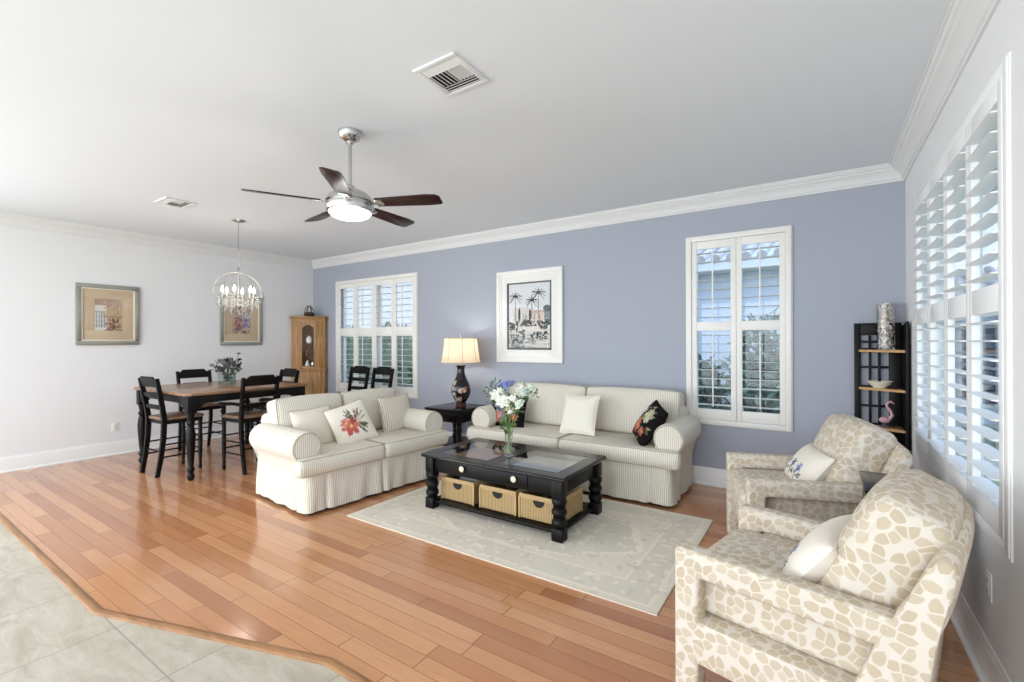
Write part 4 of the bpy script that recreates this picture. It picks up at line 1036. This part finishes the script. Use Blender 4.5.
for k in range(8):
    t = PI*k/4; mb.sweep([(r_*1.006*math.cos(t), r_*1.006*math.sin(t), z) for r_, z in ((.250, .555), (.240, .60), (.224, .70), (.212, .80), (.207, .868))], .003, 6)
mb.build('shade_trim', 'piping', sh)
mb = MB(); mb.lathe([(.006, .52), (.006, .90), (.012, .905), (.012, .925), (.004, .935), (0, .936)], 12)
for k in range(3): t = 2*PI*k/3; mb.sweep([(0, 0, .862), (.205*math.cos(t), .205*math.sin(t), .864)], .0025, 6)
mb.build('harp_and_finial', 'nickel', lp)
mb = MB(T(0, 0, .66)); mb.ball(.03, None, 14, 10, 1, 1, 1.25); mb.build('light_bulb', 'warm_bulb', lp)
point('table_lamp_bulb', (-3.805, 4.55, 1.33), 4.5, (1, .95, .88), .035)

# ------------------------------------------------------------------ dining table and chairs
dt = thing('dining_table', 'square counter height dining table with brown top and black turned legs', 'dining table', (-6.055, 2.755, 0)); hx, hy = .715, .68
mb = MB(); c_ = .05; mb.prism([(-hx+c_, -hy), (hx-c_, -hy), (hx, -hy+c_), (hx, hy-c_), (hx-c_, hy), (-hx+c_, hy), (-hx, hy-c_), (-hx, -hy+c_)], .872, .90, .006); mb.build('tabletop', 'table_top', dt)
mb = MB(); t_ = .022
def apron_side(L_, M):   # scalloped board
    h_ = L_/2; poly = [(-h_, .872), (-h_, .72), (-h_+.05, .72), (-h_+.08, .735), (-h_+.10, .77), (-h_+.16, .79), (h_-.16, .79), (h_-.10, .77), (h_-.08, .735), (h_-.05, .72), (h_, .72), (h_, .872)]
    mb.prism(poly, -t_/2, t_/2, .002, M @ Matrix(((1, 0, 0, 0), (0, 0, 1, 0), (0, 1, 0, 0), (0, 0, 0, 1))))
for (L_, M) in ((2*hx-.14, T(0, -hy+.05, 0)), (2*hx-.14, T(0, hy-.05, 0)), (2*hy-.14, T(-hx+.05, 0, 0) @ RZ(90)), (2*hy-.14, T(hx-.05, 0, 0) @ RZ(90))): apron_side(L_, M)
mb.build('apron', 'black_satin', dt)
for sx_ in (-1, 1):
    for sy_ in (-1, 1):
        k = MB(T(sx_*(hx-.075), sy_*(hy-.075), 0)); k.lathe([(0, 0), (.02, 0), (.03, .015), (.036, .04), (.03, .065), (.022, .08), (.034, .10), (.036, .12), (.024, .14), (.03, .2), (.042, .38), (.046, .45), (.036, .53), (.026, .56), (.038, .58), (.038, .60), (.026, .615), (.03, .65), (.036, .67), (.036, .70), (0, .70)], 18); k.box(-.043, .043, -.043, .043, .69, .872, .004); k.build('leg', 'black_satin', dt)

def make_chair(label, loc, rz, arms=False, group='black ladder back chairs'):
    """counter height ladder back chair, front to +y"""
    o = thing('dining_chair', label, 'chair', loc, rz, group)
    seatp = rounded([(-.19, -.19), (.19, -.19), (.225, .20), (-.225, .20)], .04, 4)
    mb = MB(); mb.prism(seatp, .59, .62, .01, None, 3); mb.build('seat', 'seat_wood', o)
    mb = MB(); mb.prism([(-.18, -.18), (.18, -.18), (.205, .185), (-.205, .185)], .545, .592, .003); mb.build('seat_frame', 'black_satin', o)
    sq = [(-1, -.72), (1, -.72), (1, .72), (-1, .72)]
    def by(z): return -.185-.075*max(0, (z-.6)/.46)**1.25
    for s in (-1, 1):
        pts = [(s*.175, -.245, 0), (s*.178, -.215, .18), (s*.18, -.19, .40), (s*.18, -.183, .60), (s*.183, by(.75), .75), (s*.188, by(.9), .9), (s*.193, by(1.04), 1.04)]
        k = MB(); k.sweep(pts, [.019, .021, .023, .024, .022, .021, .018], prof=sq, upv=(0, 1, 0)); k.build('rear_leg', 'black_satin', o)
        k = MB(T(s*.19, .165, 0)); k.lathe([(0, 0), (.012, 0), (.02, .03), (.014, .06), (.018, .075), (.016, .1), (.022, .2), (.024, .36), (.018, .42), (.022, .44), (.018, .455), (.022, .5), (.022, .55), (0, .55)], 14); k.build('leg', 'black_satin', o)
    Mz = Matrix(((1, 0, 0, 0), (0, 0, 1, 0), (0, 1, 0, 0), (0, 0, 0, 1)))
    def slat(z0, z1, crest):
        zc = (z0+z1)/2; wd = .178+.01*(zc-.7)/.3; h_ = (z1-z0)/2
        if crest: poly = [(-wd, -h_), (wd, -h_), (wd, h_*.35), (wd-.035, h_*.45), (wd-.06, h_), (-wd+.06, h_), (-wd+.035, h_*.45), (-wd, h_*.35)]
        else: poly = [(-wd, -h_*.9), (wd, -h_*.9), (wd, h_*.5), (wd-.06, h_), (-wd+.06, h_), (-wd, h_*.5)]
        k = MB(T(0, by(zc), zc) @ RX(10)); k.prism(poly, -.009, .009, .003, Mz)
        for v in k.bm.verts: v.co.y -= .022*max(0, 1-(v.co.x/wd)**2)
        return k.build('back_slat', 'black_satin', o)
    slat(.945, 1.06, True); slat(.83, .885, False); slat(.70, .755, False)
    k = MB()
    for (z, y0, y1) in ((.20, -.21, .165), (.33, -.20, .165)):
        for s in (-1, 1): k.sweep([(s*.178, y0, z), (s*.188, y1, z)], .009, 8)
    for (z, y, wx) in ((.24, .165, .19), (.38, .165, .19), (.26, -.205, .178)): k.sweep([(-wx, y, z), (wx, y, z)], .009, 8)
    k.build('stretchers', 'black_satin', o)
    if arms:
        for s in (-1, 1):
            k = MB(); k.sweep([(s*.182, by(.75)+.01, .745), (s*.22, -.08, .755), (s*.235, .06, .745), (s*.232, .16, .735), (s*.225, .19, .725)], [.02, .018, .02, .024, .014], 8); k.sweep([(s*.205, .13, .60), (s*.225, .13, .66), (s*.215, .13, .69), (s*.23, .13, .735)], [.012, .018, .012, .014], 8); k.build('armrest', 'black_satin', o)
    return o
c1 = make_chair('black ladder back dining chair at the near left end of the dining table', (-6.01, 2.235, 0), 3)
make_chair('black ladder back dining armchair at the dining table side beside the loveseat', (-5.40, 2.73, 0), 91, True)
def another(label, loc, rz, group=None):
    c = copy_tree(c1); c.location = loc; c.rotation_euler = (0, 0, R(rz)); c['label'] = label
    if group: c['group'] = group
    return c
another('black ladder back dining chair between the dining table and the white wall', (-6.80, 2.84, 0), -90)
another('black ladder back dining chair at the far table end near the oak cabinet', (-6.10, 3.38, 0), 180)
another('spare black ladder back chair at the back window, left one of the two', (-5.80, 4.32, 0), 180)
another('spare black ladder back chair at the back window, right one of the two', (-5.28, 4.32, 0), 180)

dv = thing('flower_vase', 'square clear glass vase of dusky flowers on the dining table', 'vase', (-6.28, 2.90, .9005))
mb = MB(); s_ = .075
for q in ((-s_, s_, -s_, -s_+.005), (-s_, s_, s_-.005, s_), (-s_, -s_+.005, -s_+.005, s_-.005), (s_-.005, s_, -s_+.005, s_-.005)): mb.box(q[0], q[1], q[2], q[3], 0, .13, .001)
mb.box(-s_, s_, -s_, s_, 0, .008); mb.build('vase_body', 'green_glass', dv, smooth=False)
db = thing('flower_arrangement', 'dusky grey green and mauve flower arrangement on the dining table', 'flowers', (-6.28, 2.90, .9005)); rg = random.Random(31)
mb = MB(T(0, 0, .20)); leaf_cloud(mb, 190, (.17, .15, .10), .06, rg); mb.M = T(0, 0, .07); leaf_cloud(mb, 50, (.05, .05, .055), .04, rg); mb.build('leaves', 'leaf_grey', db, smooth=False)
st = MB(); hd = []
for i in range(14):
    a = rg.uniform(0, 6.28); q = rg.uniform(.04, .17); z = .33-q*.5+rg.uniform(-.02, .04); p = Vector((q*math.cos(a), q*math.sin(a), z)); hd.append(p); st.sweep([(q*.1*math.cos(a), q*.1*math.sin(a), .02), (q*.4*math.cos(a), q*.4*math.sin(a), .15), p], .0025, 5)
p = Vector((.06, .12, .37)); hd.append(p); st.sweep([(0, 0, .02), (.02, .05, .18), p], .0025, 5); st.build('stems', 'leaf_grey', db)
for i, p in enumerate(hd): flower_head(T(*p) @ RX(rg.uniform(-40, 40)) @ RY(rg.uniform(-40, 40)), .033, ('petal_mauve', 'dark_flower', 'petal_pale', 'petal_mauve')[i % 4] if i < 14 else 'petal_rust', db, 2, 50+i)

# ------------------------------------------------------------------ oak corner cabinet
cc = thing('corner_curio_cabinet', 'honey oak corner curio cabinet with arched glass door', 'cabinet', (XL, YB, 0))
def cab_poly(s=1., e=0.): 
    pts = [(0.005, -.005), (.005, -.41-e), (.07+e*.4, -.435-e), (.195+e*.6, -.37-e*.7), (.37+e*.7, -.195-e*.6), (.435+e, -.07-e*.4), (.41+e, -.005)]
    return pts
mb = MB(); mb.prism(cab_poly(), .10, .93, .004); mb.prism(cab_poly(e=.015), .0, .10, .004); mb.prism(cab_poly(e=.02), .93, .965, .006); mb.build('base_cupboard', 'oak', cc)
mb = MB(); P = cab_poly()
def post(p, q, z0, z1, th=.016):   # board standing along segment p-q
    d = (Vector(q)-Vector(p)); n = Vector((-d.y, d.x)).normalized()*th; mb.prism([p, q, (q[0]+n.x, q[1]+n.y), (p[0]+n.x, p[1]+n.y)], z0, z1, .0015)
for i in (1, 2, 4, 5): post(P[i], P[i+1], .965, 1.775)
post(P[0], P[1], .965, 1.775); post(P[6], P[0], .965, 1.775); mb.build('carcass', 'oak', cc)
mb = MB(); mb.prism(cab_poly(e=.004), 1.775, 1.815, .003); mb.prism(cab_poly(e=.02), 1.815, 1.84, .008); mb.prism(cab_poly(e=.038), 1.84, 1.858, .004); mb.build('crown', 'oak', cc)
A, B = Vector(P[3]), Vector(P[4]); dd_ = (B-A); L_ = dd_.length; ang = math.degrees(math.atan2(dd_.y, dd_.x))
Md = T(A.x, A.y, 0) @ RZ(ang)
mb = MB(Md); ws = .03
mb.box(0, ws, -.004, .014, .965, 1.775, .002); mb.box(L_-ws, L_, -.004, .014, .965, 1.775, .002); mb.box(ws, L_-ws, -.004, .014, .965, 1.02, .002)
arc = [(ws+(L_-2*ws)*k/14, 1.655+.06*math.sin(PI*k/14)) for k in range(15)]
mb.prism([(ws, 1.775)]+arc+[(L_-ws, 1.775)], -.004, .014, 0, Matrix(((1, 0, 0, 0), (0, 0, 1, 0), (0, 1, 0, 0), (0, 0, 0, 1)))); do_ = mb.build('door', 'oak', cc)
mb = MB(Md); mb.box(ws-.004, L_-ws+.004, .004, .007, 1.01, 1.735); mb.build('door_glass', 'picture_glass', do_, smooth=False)
mb = MB(Md); mb.ball(.009, T(L_-.02, -.012, 1.25)); mb.build('knob', 'bronze', do_)
mb = MB(Md); mb.box(.02, L_-.02, -.006, .004, .14, .62, .004); mb.box(.02, L_-.02, -.006, .004, .66, .90, .004); mb.build('cupboard_door', 'oak', cc)
mb = MB()
for z in (1.17, 1.40): mb.prism([(.03, -.03), (.03, -.38), (.19, -.345), (.345, -.19), (.38, -.03)], z, z+.006)
mb.build('glass_shelf', 'glass', cc, smooth=False)
def knick(label, p, mt, prof):
    o = thing('ornament', label, 'ornament', (XL+p[0], YB+p[1], p[2]), 0, 'ornaments in the oak corner cabinet'); k = MB(); k.lathe(prof, 14); k.build('ornament_body', mt, o)
knick('white lidded jar on the upper glass shelf of the oak corner cabinet', (.23, -.23, 1.4065), 'petal_white', [(0, 0), (.03, 0), (.045, .03), (.045, .08), (.03, .10), (.012, .11), (.012, .125), (0, .13)])
knick('dark red vase on the middle glass shelf of the oak corner cabinet', (.19, -.24, 1.1765), 'petal_rust', [(0, 0), (.025, 0), (.04, .05), (.02, .10), (.028, .12), (0, .12)])
knick('white figurine at the bottom of the oak corner cabinet glass section', (.22, -.26, .966), 'petal_white', [(0, 0), (.03, 0), (.025, .03), (.035, .07), (.015, .11), (.02, .13), (0, .15)])
knick('small silver cup at the bottom right of the oak corner cabinet glass section', (.29, -.20, .966), 'chrome', [(0, 0), (.025, 0), (.008, .015), (.008, .05), (.03, .07), (.03, .11), (0, .105)])
tp = thing('wire_basket_ornament', 'small dark wire basket with looped handle on top of the oak cabinet', 'ornament', (XL+.22, YB-.22, 1.8585))
mb = MB(); mb.lathe([(0, 0), (.06, 0), (.085, .03), (.08, .06), (.05, .075), (.045, .06), (0, .05)], 18); mb.build('basket_body', 'bronze', tp)
mb = MB()
for k in range(3): t0 = R(60*k); mb.sweep([(.07*math.cos(a)*math.cos(t0), .07*math.cos(a)*math.sin(t0), .06+.12*math.sin(a)) for a in [PI*j/14 for j in range(15)]], .006, 6)
mb.build('handle', 'bronze', tp)

# ------------------------------------------------------------------ black corner shelf and side table on the right
cs = thing('corner_shelf', 'black lattice back corner shelf with tan shelves beside the right window', 'shelf', (0, 0, 0))
x0, x1, yb, y0 = .238, .545, 4.868, 4.60; zt = 1.565
mb = MB()
# left panel along the blue wall with lattice openings
for q in ((x0, x0+.045, .0, zt), (x1-.08, x1, .0, zt)): mb.box(q[0], q[1], yb-.018, yb, q[2], q[3], .003)
mb.box(x0+.045, x1-.08, yb-.018, yb, zt-.10, zt, .003)
for k in range(1, 3): xx = x0+.045+(x1-.08-x0-.045)*k/3; mb.box(xx-.010, xx+.010, yb-.016, yb-.002, 0, zt-.101, .002)
for z in (1.41, 1.35, 1.2, 1.04, .88, .73, .57, .42, .26, .1): mb.box(x0+.046, x1-.081, yb-.015, yb-.003, z-.010, z+.010, .002)
mb.build('lattice_panel', 'black_satin', cs)
mb = MB(); mb.prism([(y0, 0), (yb, 0), (yb, zt-.02), (yb-.1, zt-.03), (y0+.03, zt), (y0, zt)], x1, x1+.018, .003, Matrix(((0, 0, 1, 0), (1, 0, 0, 0), (0, 1, 0, 0), (0, 0, 0, 1)))); mb.build('side_panel', 'black_satin', cs)
for z in (1.345, 1.035, .725, .42, .11):
    mb = MB(); mb.prism([(x0+.03, yb-.02), (x0+.03, yb-.055), (x1-.01, y0+.03), (x1-.002, y0+.03), (x1-.002, yb-.02)], z-.02, z, .003); mb.build('shelf_board', 'shelf_edge', cs)
sv = thing('shell_vase', 'tall clear cylinder vase filled with seashells on top of the corner shelf', 'vase', (.438, 4.765, 1.3455))
mb = MB(); mb.lathe([(0, 0), (.06, 0), (.06, .37), (.056, .37), (.056, .01), (0, .01)], 28); mb.build('vase_body', 'glass', sv)
sf = tag(thing('seashells', 'heap of pale seashells inside the tall cylinder vase on the corner shelf', 'seashells', (.438, 4.765, 1.3455)), kind='stuff')
mb = MB(); rg = random.Random(77)
for k in range(260):
    a = rg.uniform(0, 6.28); q = .036*math.sqrt(rg.random())+.009; z = .025+.345*k/260
    mb.ball(.014*rg.uniform(.7, 1.2), T(q*math.cos(a), q*math.sin(a), z) @ RX(rg.uniform(0, 180)) @ RY(rg.uniform(0, 180)), 7, 5, 1., .8, .5)
mb.build('shell_pile', 'shells', sf)
bo = thing('bowl', 'small cream bowl on the second tan shelf of the corner shelf', 'bowl', (.40, 4.78, 1.0355))
mb = MB(); mb.lathe([(0, 0), (.04, 0), (.042, .006), (.07, .03), (.085, .055), (.082, .057), (.066, .034), (.036, .012), (0, .01)], 28); mb.build('bowl_body', 'bowl', bo)
fl = thing('flamingo_figurine', 'small pink flamingo figurine on the third tan shelf of the corner shelf', 'figurine', (.43, 4.765, .7255))
mb = MB(T(0, 0, .008) @ Matrix.Scale(.8, 4)); mb.ball(.05, T(0, 0, .06), 14, 10, 1., .6, .62); mb.sweep([(.035, 0, .07), (.06, 0, .11), (.045, 0, .16), (.015, 0, .20), (.02, 0, .235), (.05, 0, .245), (.075, 0, .225)], [.02, .016, .013, .012, .014, .014, .004], 10); mb.build('body', 'figurine', fl)
mb = MB(); mb.lathe([(.035, 0), (.03, .01), (.012, .02), (.01, .04), (0, .04)], 14); mb.build('base', 'dark_grey', fl)

sd = thing('side_table', 'black side table with silver pull between the two armchairs', 'side table', (0, 0, 0)); X0, X1, Y0, Y1, Z1 = .168, .425, 2.70, 3.06, .735
mb = MB(); mb.box(X0, X1, Y0, Y1, Z1-.022, Z1, .006, seg=3); mb.build('tabletop', 'black', sd)
mb = MB(); mb.box(X0+.02, X1-.02, Y0+.02, Y1-.02, .14, Z1-.022, .004); mb.build('cabinet_body', 'black_satin', sd)
mb = MB(); mb.box(X0+.012, X0+.024, Y0+.035, Y1-.035, .50, Z1-.045, .003); dw = mb.build('drawer', 'black_satin', sd)
mb = MB(T(X0+.008, Y0+.10, .62)); mb.ball(.012, None); mb.sweep([(-.004, 0, 0), (-.01, 0, -.03), (-.012, 0, -.07)], [.006, .009, .006], 8); mb.build('pull', 'chrome', dw)
for sx_ in (X0+.035, X1-.035):
    for sy_ in (Y0+.035, Y1-.035): k = MB(T(sx_, sy_, 0)); k.lathe([(0, 0), (.012, 0), (.018, .06), (.02, .145), (0, .145)], 12); k.build('leg', 'black_satin', sd)
